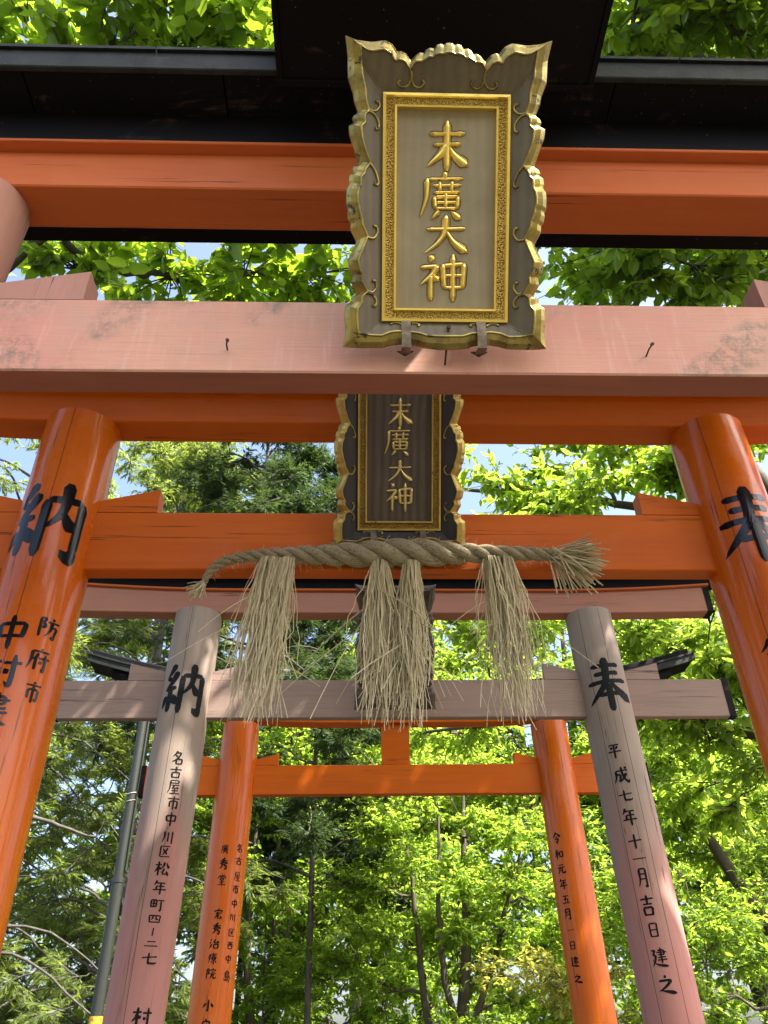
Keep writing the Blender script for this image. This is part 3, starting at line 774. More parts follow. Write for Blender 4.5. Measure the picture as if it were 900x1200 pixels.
SCROLL_SIDE = [[(430, 125.5), (438, 124.5), (443, 118), (441.5, 112.5), (438.5, 114)], [(430, 127), (437, 129), (442, 137), (441.5, 145), (438, 145.5)], [(432, 187.5), (438, 195), (442, 207), (440.5, 212), (437.5, 210)],
               [(429.5, 276), (437, 276), (441.5, 268), (439.5, 261), (437, 262)], [(429.5, 340), (436, 341), (440.5, 334), (439, 327), (436, 327.5)], [(429.5, 343), (436, 344), (440.5, 351), (439, 357.5), (436, 356.5)]]
SCROLL_TOP = [[(477.5, 78), (479, 86), (475, 93.5), (467.5, 95), (463.5, 91.5), (466, 88.5)], [(478, 78), (478.5, 86), (482, 93.5), (489, 95), (493.5, 91), (491, 88)]]
SCROLL_BOT = [[(457, 379), (462, 376.5), (468, 377.5), (472, 380)], [(482, 377.5), (486, 376.8), (491, 379), (489, 381)]]
CX, CY = 520.5, 238.0
HW, HH = 72.0, 135.5
def carve(pts, n=4):
    """between a smooth curve and straight facets: lobes keep their creases"""
    P = np.array(pts, float)
    lin = np.concatenate([P[i] + (P[i + 1] - P[i]) * np.arange(n)[:, None] / n for i in range(len(P) - 1)] + [P[-1:]])
    return .35 * crom(pts, n) + .65 * lin
def plaque(name, label, loc, tilt, roll, yaw, k, mats, chars, gilt=True, brackets=True):
    """k: metres per drawing unit; own x right, y up the board, z out of the board"""
    g = empty(name, loc)
    m = Matrix.Rotation(yaw, 4, 'Z') @ Matrix.Rotation(math.radians(90) + tilt, 4, 'X') @ Matrix.Rotation(roll, 4, 'Z')
    g.rotation_euler = m.to_euler()
    tag(g, label, 'plaque', 'name plaques hung from the gates')
    SL = .62
    def W(x, y): return SL * max(0.0, abs(x) - HW, abs(y) - HH) + 1.0
    def loc_(p): return (p[0] - CX, CY - p[1])
    def side(pairs): return [(loc_(c), loc_(o)) for c, o in pairs]
    def mirror(pairs): return [((-c[0], c[1]), (-o[0], o[1])) for c, o in reversed(pairs)]
    t = side(TOP); s_ = side(SIDE); b = side(BOT)
    runs = {'top': t + mirror(t)[1:], 'left': s_, 'bottom': b + mirror(b)[1:], 'right': [((-c[0], c[1]), (-o[0], o[1])) for c, o in s_]}
    def rect_pt(side_, p):
        x, y = p
        if side_ in ('top', 'bottom'): return (max(-HW, min(HW, x * HW / 99.4)), HH if side_ == 'top' else -HH)
        return (-HW if side_ == 'left' else HW, max(-HH, min(HH, y * HH / (178.9 if y > 0 else 153.9))))
    for sd, pr in runs.items():
        flip = sd in ('top', 'right')
        # dense resample for smooth scallops
        C = carve([p[0] for p in pr]); O = carve([p[1] for p in pr])
        vs = []; fs = []
        n = len(C); m_ = 4
        for i in range(n):
            r = rect_pt(sd, C[i])
            for j in range(m_):
                q = (r[0] + (C[i][0] - r[0]) * j / (m_ - 1), r[1] + (C[i][1] - r[1]) * j / (m_ - 1))
                vs.append((q[0] * k, q[1] * k, W(*q) * k))
        for i in range(n - 1):
            for j in range(m_ - 1):
                a = i * m_ + j
                f = (a, a + 1, a + m_ + 1, a + m_)
                fs.append(f if not flip else tuple(reversed(f)))
        # back of the board
        bvs = [(x * 1.0, y * 1.0, z - 9 * k) for x, y, z in vs]
        mb = MB(); mb.add(vs, fs, False); mb.add(bvs, [tuple(reversed(f)) for f in fs], False)
        fb = mb.build('frame_board', mats['frame'], g)
        # moulded rim: bead on the inner line, bevelled cut edge outside
        vs = []; fs = []
        for i in range(n):
            c, o = C[i], O[i]
            d = np.array(o) - np.array(c); L = max(np.linalg.norm(d), 1e-6); u = d / L
            w = W(*c)
            ring = [(c - u * 2.0, w - .6), (c - u * 1.6, w + 1.6), (c - u * .3, w + 2.2), (c + u * .9, w + 1.5), (c + u * 1.6, w + .3), (c + d * .55, w - 1.0), (o - u * .8, w - 6.0), (o, w - 8.0), (o - u * 1.5, w - 15.0)]
            for q, z in ring: vs.append((q[0] * k, q[1] * k, z * k))
        R_ = 9
        for i in range(n - 1):
            for j in range(R_ - 1):
                a = i * R_ + j
                f = (a, a + 1, a + R_ + 1, a + R_)
                fs.append(f if not flip else tuple(reversed(f)))
        mb = MB(); mb.add(vs, fs, False)
        link('rim', mb.mesh('rim'), mats['rim'], fb)
    # centre board
    mb = MB(); mb.box(-HW * k, HW * k, -HH * k, HH * k, -9 * k, -3.0 * k, 0); mb.build('board', mats['board'], g)
    # inner frame: four bars, each outer lip, stippled band, inner lip
    fr = empty('inner_frame'); fr.parent = g
    prof = [(1.5, 1.0, 0), (1.5, 6.2, 0), (-1.6, 6.6, 0), (-3.0, 4.0, 1), (-11.2, 3.4, 1), (-12.4, 5.6, 2), (-14.6, 5.2, 2), (-15.2, -2.9, 2)]
    for sd in range(4):
        for band, nm in ((0, 'lip'), (1, 'stippled_band'), (2, 'lip')):
            mb = MB()
            pr = [prof[i] for i in ((0, 1, 2, 3) if band == 0 else (3, 4) if band == 1 else (4, 5, 6, 7))]
            A, B = [], []
            for off, z, _b in pr:
                hx, hy = HW + off, HH + off
                crn = [(-hx, hy), (hx, hy), (hx, -hy), (-hx, -hy)]
                a_, b_ = crn[sd], crn[(sd + 1) % 4]
                A.append((a_[0] * k, a_[1] * k, z * k)); B.append((b_[0] * k, b_[1] * k, z * k))
            fs = [(i, i + 1, i + 1 + len(A), i + len(A)) for i in range(len(A) - 1)]
            mb.add(A + B, [tuple(reversed(f)) for f in fs])
            mb.build(nm, mats['gold_texture'] if band == 1 else mats['gold'], fr)
    # scroll lines on the boards
    def scroll(pts):
        P = crom([np.array(loc_(p)) for p in pts], 6)
        for mx in (1, -1):
            Q = [(mx * q[0] * k, q[1] * k, (W(mx * q[0], q[1]) + .8) * k) for q in P]
            n_ = len(Q)
            rad = [(1.5 if i < n_ - 5 else 1.5 + .7 * (i - n_ + 5) / 5) * k for i in range(n_)]
            mb = MB(); mb.tube(Q, rad, 6); mb.build('scroll_line', mats['scroll'], g)
    for sc_ in SCROLL_SIDE + SCROLL_TOP + SCROLL_BOT: scroll(sc_)
    # raised characters
    for ch, x, y, w, h, wt in chars:
        x0, y0 = loc_((x, y))
        mp = lambda a, b_, d, x0=x0, y0=y0: ((x0 + a) * k, (y0 + b_) * k, (-2.8) * k + d * k)
        co = link('character', glyph_mesh(ch, w, h, wt, mp, ridge=3.4, lift=.02), mats['chars'], g)
        mg = lambda a, b_, d, x0=x0, y0=y0: ((x0 + a) * k, (y0 + b_) * k, (-2.95) * k + d * k)
        link('carved_groove', glyph_mesh(ch, w * 1.015, h * 1.015, wt * 1.26, mg, ridge=0, lift=.004), mats['groove'], co)
    if brackets:
        for bx in (475.0, 562.5):
            x0 = (bx - CX) * k
            hy = -(HH + 2) * k
            mb = MB()
            pts = [(hy + 1 * k, 7 * k), (-(HH + 20) * k, 20 * k), (-(HH + 36) * k, 24 * k), (-(HH + 41) * k, 2 * k)]
            wv = 5.4 * k
            vs = []
            for (y, z) in pts:
                vs += [(x0 - wv, y, z), (x0 + wv, y, z), (x0 + wv, y + .8 * k, z - 3 * k), (x0 - wv, y + .8 * k, z - 3 * k)]
            fs = [(0, 1, 2, 3), (15, 14, 13, 12)]
            for i in range(3):
                for j in range(4):
                    a = i * 4 + j; c = i * 4 + (j + 1) % 4
                    fs.append((a, a + 4, c + 4, c))
            mb.add(vs, fs); br = mb.build('bracket', M['bracket'], g)
            mb = MB()
            y = -(HH + 42) * k
            z0 = -6 * k
            vs = [(x0 - 10 * k, y + 5 * k, z0), (x0, y - 1 * k, z0), (x0 + 10 * k, y + 5 * k, z0), (x0 - 10 * k, y + 5 * k, 1 * k), (x0, y - 1 * k, 1 * k), (x0 + 10 * k, y + 5 * k, 1 * k)]
            mb.add(vs, [(3, 4, 5), (2, 1, 0), (0, 1, 4, 3), (1, 2, 5, 4), (2, 0, 3, 5)]); mb.build('bracket_foot', M['iron'], br)
    return g
TILT = math.radians(34.8)
chA = [('末', 522, 160, 57, 64, 14.0), ('廣', 518.5, 220.5, 60, 60, 10.2), ('大', 521.5, 268, 59, 51, 13.6), ('神', 518.5, 319.5, 62, 61, 11.6)]
chB = [('末', 522, 165, 52, 55, 12.8), ('廣', 519, 217, 54, 54, 9.8), ('大', 522, 270, 52, 43, 12.6), ('神', 521, 316, 55, 55, 11.2)]
plA = plaque('name_plaque', 'large pale wood name plaque with bright gilt frame under black canopy', (.1994, 1.106, EYE + 1.607), TILT + .06, 0, 0, 1.845 / 945,
       dict(frame=M['frame_pale'], rim=M['gold_old'], board=M['board_pale'], gold=M['gold'], gold_texture=M['gold_texture'], scroll=M['gold_old'], chars=M['gold'], groove=M['board_dark']), chA)
plA.scale = (1, .944, 1)
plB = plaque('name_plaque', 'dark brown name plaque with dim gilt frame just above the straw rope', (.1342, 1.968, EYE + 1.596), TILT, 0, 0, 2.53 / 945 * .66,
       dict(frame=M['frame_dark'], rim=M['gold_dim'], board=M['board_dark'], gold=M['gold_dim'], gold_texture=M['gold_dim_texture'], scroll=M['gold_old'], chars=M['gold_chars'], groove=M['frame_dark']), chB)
plC = plaque('name_plaque', 'bare brown carved plaque half hidden behind the middle straw tassels', (.2016, 3.790, EYE + 1.777), TILT, 0, 0, 4.13 / 945 * .404,
       dict(frame=M['carved_brown'], rim=M['carved_brown'], board=M['carved_brown'], gold=M['carved_brown'], gold_texture=M['carved_brown'], scroll=M['carved_brown'], chars=M['carved_brown']), [])
# long nail below the near plaque
nail(gA, .028, 2.890, -.0377, .075, -.045, .0024)

# ---------------------------------------------------------------- straw rope with tassels
def straw_bundle(mb, base, n, length, spread_top, spread_bot, droop_dir, rad, curl, rr, wild=.12):
    for i in range(n):
        a = rr.uniform(0, 2 * math.pi); q = math.sqrt(rr.uniform(0, 1))
        d0 = Vector((math.cos(a) * q * spread_top[0], math.sin(a) * q * spread_top[1], 0))
        a2 = a + rr.normal(0, .5); q2 = min(1.15, q + rr.normal(0, .25))
        d1 = Vector((math.cos(a2) * q2 * spread_bot[0], math.sin(a2) * q2 * spread_bot[1], 0))
        L = length * rr.uniform(.62, 1.04)
        if rr.uniform() < wild: d1 *= rr.uniform(1.2, 1.7); L *= rr.uniform(.5, .8)
        pts = []
        bend = Vector((rr.normal(0, curl), rr.normal(0, curl * .6), 0))
        kink = rr.uniform(.3, .8)
        for k in range(9):
            t = k / 8
            e = t ** .8
            p = Vector(base) + d0 * (1 - e) + (d0 * .4 + d1) * e + Vector(droop_dir) * L * t + bend * math.sin(t * math.pi * kink * 2) * t
            pts.append(p + Vector((rr.normal(0, .0035), rr.normal(0, .003), 0)) * min(1, t * 3))
        if rr.uniform() < .10:
            kb = rr.integers(4, 7); dv = Vector((rr.normal(0, .5), rr.normal(0, .4), -rr.uniform(.4, 1.0))).normalized() * (L / 8)
            for k in range(kb, 9): pts[k] = pts[kb - 1] + dv * (k - kb + 1) + Vector((0, 0, -.002 * (k - kb) ** 2))
        r = rad * rr.uniform(.5, 1.45)
        mb.tube(pts, [r * (1 - .35 * k / 8) for k in range(9)], 3, False, False)

rope = empty('shimenawa_rope', (PB['cx'], PB['d'], EYE + PB['hn0']))
tag(rope, 'twisted straw rope with three hanging tassels across the vermilion tie beam', 'straw rope')
Yr = -.080
RP = [(-.602, 2.752, .010), (-.585, 2.795, .013), (-.548, 2.826, .016), (-.497, 2.842, .018), (-.43, 2.850, .021), (-.35, 2.852, .025), (-.26, 2.851, .032), (-.16, 2.853, .040), (-.06, 2.857, .046), (.01, 2.859, .047), (.09, 2.858, .042), (.19, 2.858, .033), (.30, 2.857, .027), (.40, 2.856, .023), (.475, 2.853, .021)]
RP = [(x, z, r * .92) for x, z, r in RP]
zR = EYE + PB['hn0']
cp = crom([(x, Yr, z - zR, r) for x, z, r in RP], 14)
arc = np.concatenate([[0], np.cumsum(np.linalg.norm(np.diff(cp[:, :3], axis=0), axis=1))])
phase = np.zeros(len(cp))
for i in range(1, len(cp)):
    phase[i] = phase[i - 1] + (arc[i] - arc[i - 1]) / (cp[i, 3] * 5.6 + .010) * 2 * math.pi
for sidx in range(3):
    cen = []
    for i in range(len(cp)):
        t = cp[min(i + 1, len(cp) - 1), :3] - cp[max(i - 1, 0), :3]
        t /= np.linalg.norm(t)
        side = np.array([0, 1, 0]); upv = np.cross(side, t); upv /= np.linalg.norm(upv)
        a = -phase[i] + sidx * 2 * math.pi / 3
        r = cp[i, 3]
        cen.append(cp[i, :3] + (side * math.cos(a) + upv * math.sin(a)) * r * .56)
    cen = np.array(cen)
    vs = []; fs = []; uv = []
    S = 14
    for i in range(len(cen)):
        t = Vector(cen[min(i + 1, len(cen) - 1)] - cen[max(i - 1, 0)]).normalized()
        sd = Vector((0, 1, 0)); sd = (sd - t * sd.dot(t)).normalized(); up = t.cross(sd)
        for kk in range(S):
            a = 2 * math.pi * kk / S
            rr_ = cp[i, 3] * .52 * (1 + .03 * math.sin(a * 5 + i * .3))
            vs.append(Vector(cen[i]) + (sd * math.cos(a) + up * math.sin(a)) * rr_)
            uv.append((arc[i], abs(kk / S * 2 - 1) * .5 + arc[i] * 1.2, sidx * 3.1))
    for i in range(len(cen) - 1):
        for kk in range(S):
            a = i * S + kk; c = i * S + (kk + 1) % S
            fs.append((a, c, c + S, a + S))
    fs.append(tuple(range(S))); fs.append(tuple((len(cen) - 1) * S + kk for kk in reversed(range(S))))
    mb = MB(); mb.add(vs, fs, True)
    me = mb.mesh('rope_strand')
    at = me.attributes.new('fib', 'FLOAT_VECTOR', 'POINT')
    at.data.foreach_set('vector', np.array(uv, dtype=np.float32).ravel())
    link('rope_strand', me, M['rope'], rope)
rr = np.random.default_rng(5)
for (x, top, n, ln, sp) in ((-.412, 2.835, 110, .50, .074), (-.358, 2.832, 104, .51, .058), (-.080, 2.822, 150, .50, .070), (.018, 2.822, 150, .51, .054), (.262, 2.838, 110, .51, .072), (.304, 2.838, 104, .50, .066)):
    mb = MB()
    straw_bundle(mb, (x, Yr - .005, top - zR), n, ln, (.026, .020), (sp * .72, .05), (rr.normal(0, .02) - (.05 if x < -.3 else -.03 if x > .2 else .0), -.02, -1), .00175, .024, rr, .10)
    o = mb.build('straw_tassel', M['straw'], rope); o['kind'] = 'stuff'
# tuft on the thin end, fan on the cut end
mb = MB()
for i in range(46):
    d = Vector((-.55 + rr.normal(0, .30), rr.normal(0, .3), -.85 + rr.normal(0, .25))).normalized()
    b = Vector((-.600, Yr, 2.752 - zR)) + Vector((rr.normal(0, .004), rr.normal(0, .004), rr.normal(0, .004)))
    L = rr.uniform(.035, .062)
    mb.tube([b, b + d * L * .5 + Vector((0, 0, .002)), b + d * L], [.0018, .0017, .0014], 4, False, False)
o = mb.build('frayed_end', M['straw'], rope); o['kind'] = 'stuff'
mb = MB()
for i in range(150):
    an = math.radians(rr.uniform(-52, 24))
    if rr.uniform() < .06: an = math.radians(rr.uniform(-88, -60))
    d = Vector((math.cos(an), rr.normal(-.10, .16), math.sin(an))).normalized()
    b = Vector((.462, Yr, 2.853 - zR)) + Vector((rr.uniform(-.02, .02), rr.normal(0, .010), rr.normal(0, .010)))
    L = rr.uniform(.095, .150)
    sag = Vector((0, 0, -.012 * abs(rr.normal(0, 1))))
    mb.tube([b, b + d * L * .5, b + d * L + sag], [.0024, .0023, .0021], 4, False, False)
o = mb.build('straw_fan', M['straw'], rope); o['kind'] = 'stuff'
# loose fibres along the rope and binding under it
mb = MB()
for i in range(420):
    j = rr.integers(10, len(cp) - 8)
    c = cp[j]; a = rr.uniform(0, 2 * math.pi)
    d = Vector((rr.normal(.3, .7), math.cos(a), math.sin(a))).normalized()
    b = Vector(c[:3]) + Vector((0, math.cos(a), math.sin(a))) * c[3] * .9
    L = rr.uniform(.008, .03)
    mb.tube([b, b + d * L * .6, b + d * L + Vector((L * .2, 0, -L * .2))], [.0007, .0006, .0004], 3, False, False)
o = mb.build('loose_fibre', M['straw'], rope); o['kind'] = 'stuff'

# ---------------------------------------------------------------- steel pole
pole = empty('steel_pole', (-1.935, 7.2, 0))
tag(pole, 'slim grey steel pole with yellow band standing left of the grey posts', 'pole')
mb = MB(); mb.tube([(0, 0, 0), (0, 0, 1.86)], .048, 24); mb.build('lower_section', M['steel'], pole)
mb = MB(); mb.tube([(0, 0, 1.861), (0, 0, 1.935)], .050, 24); mb.build('warning_band', M['yellow'], pole)
mb = MB(); mb.tube([(0, 0, 1.936), (0, 0, 2.86)], .046, 24); mb.build('middle_section', M['steel'], pole)
mb = MB(); mb.tube([(0, 0, 2.86), (0, 0, 2.90)], .050, 24); mb.build('collar', M['steel'], pole)
mb = MB(); mb.tube([(0, 0, 2.90), (0, 0, 4.62)], .040, 24); mb.build('upper_section', M['steel'], pole)
mb = MB(); mb.tube([(.052, -.01, 2.95), (.050, -.01, 4.55)], .010, 10); mb.build('lit_edge_tube', M['steel'], pole)  # added thin tube, stands in for the bright edge light leaves on the pole
mb = MB(); mb.tube([(.043 * math.cos(a * .6), .043 * math.sin(a * .6), 3.46 + .006 * a) for a in range(24)] + [(.10, -.05, 3.66), (.22, -.06, 3.78)], .004, 5); mb.build('tied_string', M['string'], pole)

# ---------------------------------------------------------------- trees
def leaves_mesh(name, pos, d, nrm, ln, wd, shape):
    N = len(pos)
    d = d / np.maximum(np.linalg.norm(d, axis=1)[:, None], 1e-9)
    s = np.cross(nrm, d); s /= np.maximum(np.linalg.norm(s, axis=1)[:, None], 1e-9)
    n = np.cross(d, s)
    if shape == 'broad':
        T = np.array([[0, 0, 0], [.30, .46, .10], [.68, .38, .05], [1, 0, -.10], [.68, -.38, .05], [.30, -.46, .10]])
        F = np.array([[0, 3, 2, 1], [0, 5, 4, 3]])
    else:
        T = np.array([[0, 0, 0], [.45, .5, .0], [1, 0, -.12], [.45, -.5, .0]])
        F = np.array([[0, 3, 2, 1]])
    V = (pos[:, None, :] + d[:, None, :] * (T[None, :, 0:1] * ln[:, None, None]) + s[:, None, :] * (T[None, :, 1:2] * wd[:, None, None]) + n[:, None, :] * (T[None, :, 2:3] * wd[:, None, None]))
    nv = len(T); nf = len(F)
    V = V.reshape(-1, 3)
    FF = (F[None] + (np.arange(N) * nv)[:, None, None]).reshape(-1, 4)
    me = bpy.data.meshes.new(name)
    me.vertices.add(len(V)); me.vertices.foreach_set('co', V.astype(np.float32).ravel())
    me.loops.add(FF.size); me.loops.foreach_set('vertex_index', FF.astype(np.int32).ravel())
    me.polygons.add(len(FF)); me.polygons.foreach_set('loop_start', (np.arange(len(FF)) * 4).astype(np.int32))
    me.polygons.foreach_set('loop_total', np.full(len(FF), 4, dtype=np.int32))
    me.update(calc_edges=True)
    return me

def wiggle(a, b, n, amp, g, sag=0.0):
    a = np.array(a, float); b = np.array(b, float)
    L = np.linalg.norm(b - a)
    t = np.linspace(0, 1, n)[:, None]
    P = a + (b - a) * t
    off = np.cumsum(g.normal(0, 1, (n, 3)), axis=0); off -= off[0]; off -= t * off[-1]
    P = P + off * amp * L / math.sqrt(n)
    P[:, 2] += (-sag * L * (t[:, 0] ** 2)) + sag * L * t[:, 0]
    return P

def tree(name, label, group, base, trunk, clumps, seed, leaf, mat, barkmat, twigs=26, per=13, lsize=(.11, .055), flat=.7, limb_r=.035, limbs=(), droop=.15, shape='broad', upright=0.0, twig_r=.004, kind='broad'):
    """trunk: list of (x,y,z,r); clumps: (x,y,z,r[,density]); limbs: extra polylines of (x,y,z,r)"""
    g = np.random.default_rng(seed)
    root = empty(name, (base[0], base[1], 0))
    tag(root, label, 'tree', group)
    B = np.array([base[0], base[1], 0.0])
    mbt = MB()
    tp = crom(trunk, 6)
    mbt.tube([tuple(p[:3] - B) for p in tp], list(tp[:, 3]), 12)
    mbt.build('trunk', barkmat, root)
    anchors = [p for p in tp if p[2] > tp[:, 2].max() * .25]
    mbb = MB()
    for lm in limbs:
        lp = crom(lm, 8)
        jit = np.cumsum(g.normal(0, .012, (len(lp), 3)), axis=0); jit -= np.linspace(0, 1, len(lp))[:, None] * jit[-1]
        lp[:, :3] += jit
        mbb.tube([tuple(p[:3] - B) for p in lp], list(lp[:, 3]), 8)
        anchors += list(lp)
    anchors = np.array(anchors)
    pos, dr, nr = [], [], []
    for cl in clumps:
        c = np.array(cl[:3], float); R = cl[3]; dens = cl[4] if len(cl) > 4 else 1.0
        # limb from the nearest lower anchor
        cost = np.linalg.norm(anchors[:, :3] - c, axis=1) + 1.2 * np.maximum(0, anchors[:, 2] - c[2] + .15)
        a = anchors[np.argmin(cost)]
        lp = wiggle(a[:3], c, 9, .16, g, .12)
        r0 = min(a[3] * .6, limb_r)
        rad = np.linspace(r0, max(.007, r0 * .3), 9)
        mbb.tube([tuple(p - B) for p in lp], list(rad), 6, False)
        if r0 > .012:
            anchors = np.concatenate([anchors, np.concatenate([lp[3:-1], rad[3:-1, None]], 1)])
        nt = max(3, int(twigs * dens))
        for k in range(nt):
            v = g.normal(0, 1, 3); v /= np.linalg.norm(v)
            e = c + v * np.array([1, 1, flat]) * R * g.uniform(.45, 1.05)
            s0 = lp[g.integers(4, 9)]
            L = np.linalg.norm(e - s0)
            tw = wiggle(s0, e, 6, .12, g, droop)
            mbb.tube([tuple(tw[q] - B) for q in (0, 2, 5)], [twig_r * 1.5, twig_r, twig_r * .4], 3, False)
            m = max(3, int(per * min(1.6, L / R + .35)))
            t = g.uniform(.22 if kind == 'broad' else .1, 1.0, m)
            i = np.minimum((t * 5).astype(int), 4); f = (t * 5 - i)[:, None]
            p = tw[i] * (1 - f) + tw[i + 1] * f
            td = tw[i + 1] - tw[i]; td /= np.maximum(np.linalg.norm(td, axis=1)[:, None], 1e-9)
            if kind == 'broad':
                q = g.normal(0, 1, (m, 3)); q[:, 2] *= .55
                d = td * .5 + q * .75 + np.array([0, 0, -.38])
                n = g.normal(0, .42, (m, 3)) + np.array([0, 0, 1.0])
            else:
                sd = np.cross(td, np.array([0, 0, 1.0])); sd /= np.maximum(np.linalg.norm(sd, axis=1)[:, None], 1e-9)
                sg = np.where(g.uniform(size=m) < .5, -1, 1)[:, None]
                d = td * .85 + sd * sg * g.uniform(.25, .9, (m, 1)) + g.normal(0, .22, (m, 3)) + np.array([0, 0, -.42])
                n = g.normal(0, .5, (m, 3)) + np.array([0, 0, 1.0])
            pos.append(p); dr.append(d); nr.append(n)
    pos = np.concatenate(pos) - B; dr = np.concatenate(dr); nr = np.concatenate(nr)
    N = len(pos)
    ln = lsize[0] * np.clip(g.normal(.92, .26, N), .35, 1.5); wd = lsize[1] * g.uniform(.75, 1.2, N) * (ln / lsize[0])
    cr = link('crown', leaves_mesh('crown', pos, dr, nr, ln, wd, shape), mat, root)
    cr['kind'] = 'stuff'
    bo = mbb.build('branches', barkmat, root); bo['kind'] = 'stuff'
    return root, N

G1 = 'trees growing round the gates'
count = 0
def blob(u, seed, n, spread):
    """extra clumps scattered round given ones so the crown has depth and an uneven edge"""
    g = np.random.default_rng(seed); out = []
    for i in range(n):
        c = u[g.integers(0, len(u))]
        out.append(tuple(np.array(c[:3]) + g.normal(0, 1, 3) * np.array(spread)) + (c[3] * g.uniform(.6, 1.0),))
    return out

# (blob is defined above)
# 1 broad dark leaves arching over the near gate from the left
c1 = [(-1.67, 2.01, 6.05), (-1.16, 1.82, 5.61), (-.81, 1.91, 5.88), (-.47, 1.78, 5.55), (-1.57, 2.98, 5.24), (-1.12, 3.2, 5.49), (-.57, 2.98, 5.27), (-.2, 3.12, 5.45), (-.45, 2.36, 6.5), (-1.01, 1.65, 6.16), (-1.64, 1.71, 6.51), (-.5, 1.54, 6.28), (.14, 1.9, 6.71), (-.95, 2.95, 6.69), (-1.9, 3.25, 6.85), (-.11, 3.2, 6.62), (-2.23, 2.34, 6.0), (-2.44, 3.03, 5.44), (-.3, .6, 6.6), (.3, .2, 6.9), (-1.2, .6, 6.4)]
c1 = [c + (.50,) for c in c1]; c1 += blob(c1, 11, 12, (.5, .5, .3))
_, n_ = tree('broadleaf_tree', 'large leaved dark green tree arching over the nearest gate, upper left', G1, (-3.9, 4.4),
     [(-3.9, 4.4, -.1, .17), (-3.75, 4.3, 1.6, .15), (-3.4, 4.1, 3.2, .13), (-2.9, 3.7, 4.6, .10), (-2.2, 3.1, 5.9, .07), (-1.3, 2.5, 7.0, .04)],
     c1, 3, None, M['leaf_camellia'], M['bark_grey'], twigs=24, per=17, lsize=(.098, .054), flat=.75,
     limbs=[[(-2.9, 3.7, 4.6, .045), (-1.84, 2.84, 5.23, .024), (-1.52, 2.96, 5.29, .022), (-1.28, 3.1, 5.39, .02), (-.92, 3.26, 5.49, .014)]]); count += n_
# 2 the same kind on the right
c2 = [(1.29, 1.78, 5.59), (1.63, 1.86, 5.89), (1.91, 1.88, 5.77), (1.44, 2.21, 6.26), (1.29, 3.0, 5.33), (1.58, 2.81, 5.1), (2.03, 2.85, 5.12), (2.31, 2.99, 5.41), (2.11, 2.96, 6.32), (1.56, 2.84, 6.6), (2.32, 2.43, 5.9), (1.73, 1.46, 6.01), (1.2, 1.52, 6.38), (.84, 1.79, 6.68), (2.2, 1.85, 5.64), (1.06, 3.36, 6.41), (.79, 2.8, 6.8), (2.6, .8, 6.4), (1.6, .5, 6.6), (3.0, 1.8, 6.6), (.9, .4, 6.9)]
g2 = np.random.default_rng(202)
c2 += [(g2.uniform(.8, 4.6), g2.uniform(-2.6, 1.3), g2.uniform(5.9, 7.8)) for _ in range(30)] + [(g2.uniform(2.2, 4.6), g2.uniform(1.3, 3.6), g2.uniform(6.8, 8.4)) for _ in range(20)] + [(g2.uniform(2.6, 5.4), g2.uniform(.8, 4.2), g2.uniform(6.6, 8.6)) for _ in range(26)]  # clumps added to throw shade on the gates, mostly out of view
c2 += [(g2.uniform(.6, 2.6), g2.uniform(-.6, 1.5), g2.uniform(6.5, 7.6)) for _ in range(22)] + [(g2.uniform(1.2, 3.2), g2.uniform(2.8, 4.6), g2.uniform(7.0, 8.5)) for _ in range(20)]  # more added clumps, closing sun gaps above the left posts and beams
c2 = [c + (.50,) for c in c2]; c2 += blob(c2, 12, 12, (.5, .5, .3))
_, n_ = tree('broadleaf_tree', 'large leaved sunlit tree with thick boughs above the roof, upper right', G1, (4.1, 3.2),
     [(4.1, 3.2, -.1, .18), (4.0, 3.15, 1.6, .16), (3.7, 3.0, 3.2, .14), (3.1, 2.7, 4.7, .11), (2.4, 2.5, 6.0, .08), (1.6, 2.2, 7.3, .045)],
     c2, 4, None, M['leaf_camellia'], M['bark_grey'], twigs=24, per=17, lsize=(.092, .050), flat=.75,
     limbs=[[(2.4, 2.5, 6.0, .05), (1.9, 2.35, 6.0, .045), (1.44, 2.03, 5.89, .036), (1.52, 1.76, 5.80, .034), (1.62, 1.4, 5.70, .03)]]); count += n_
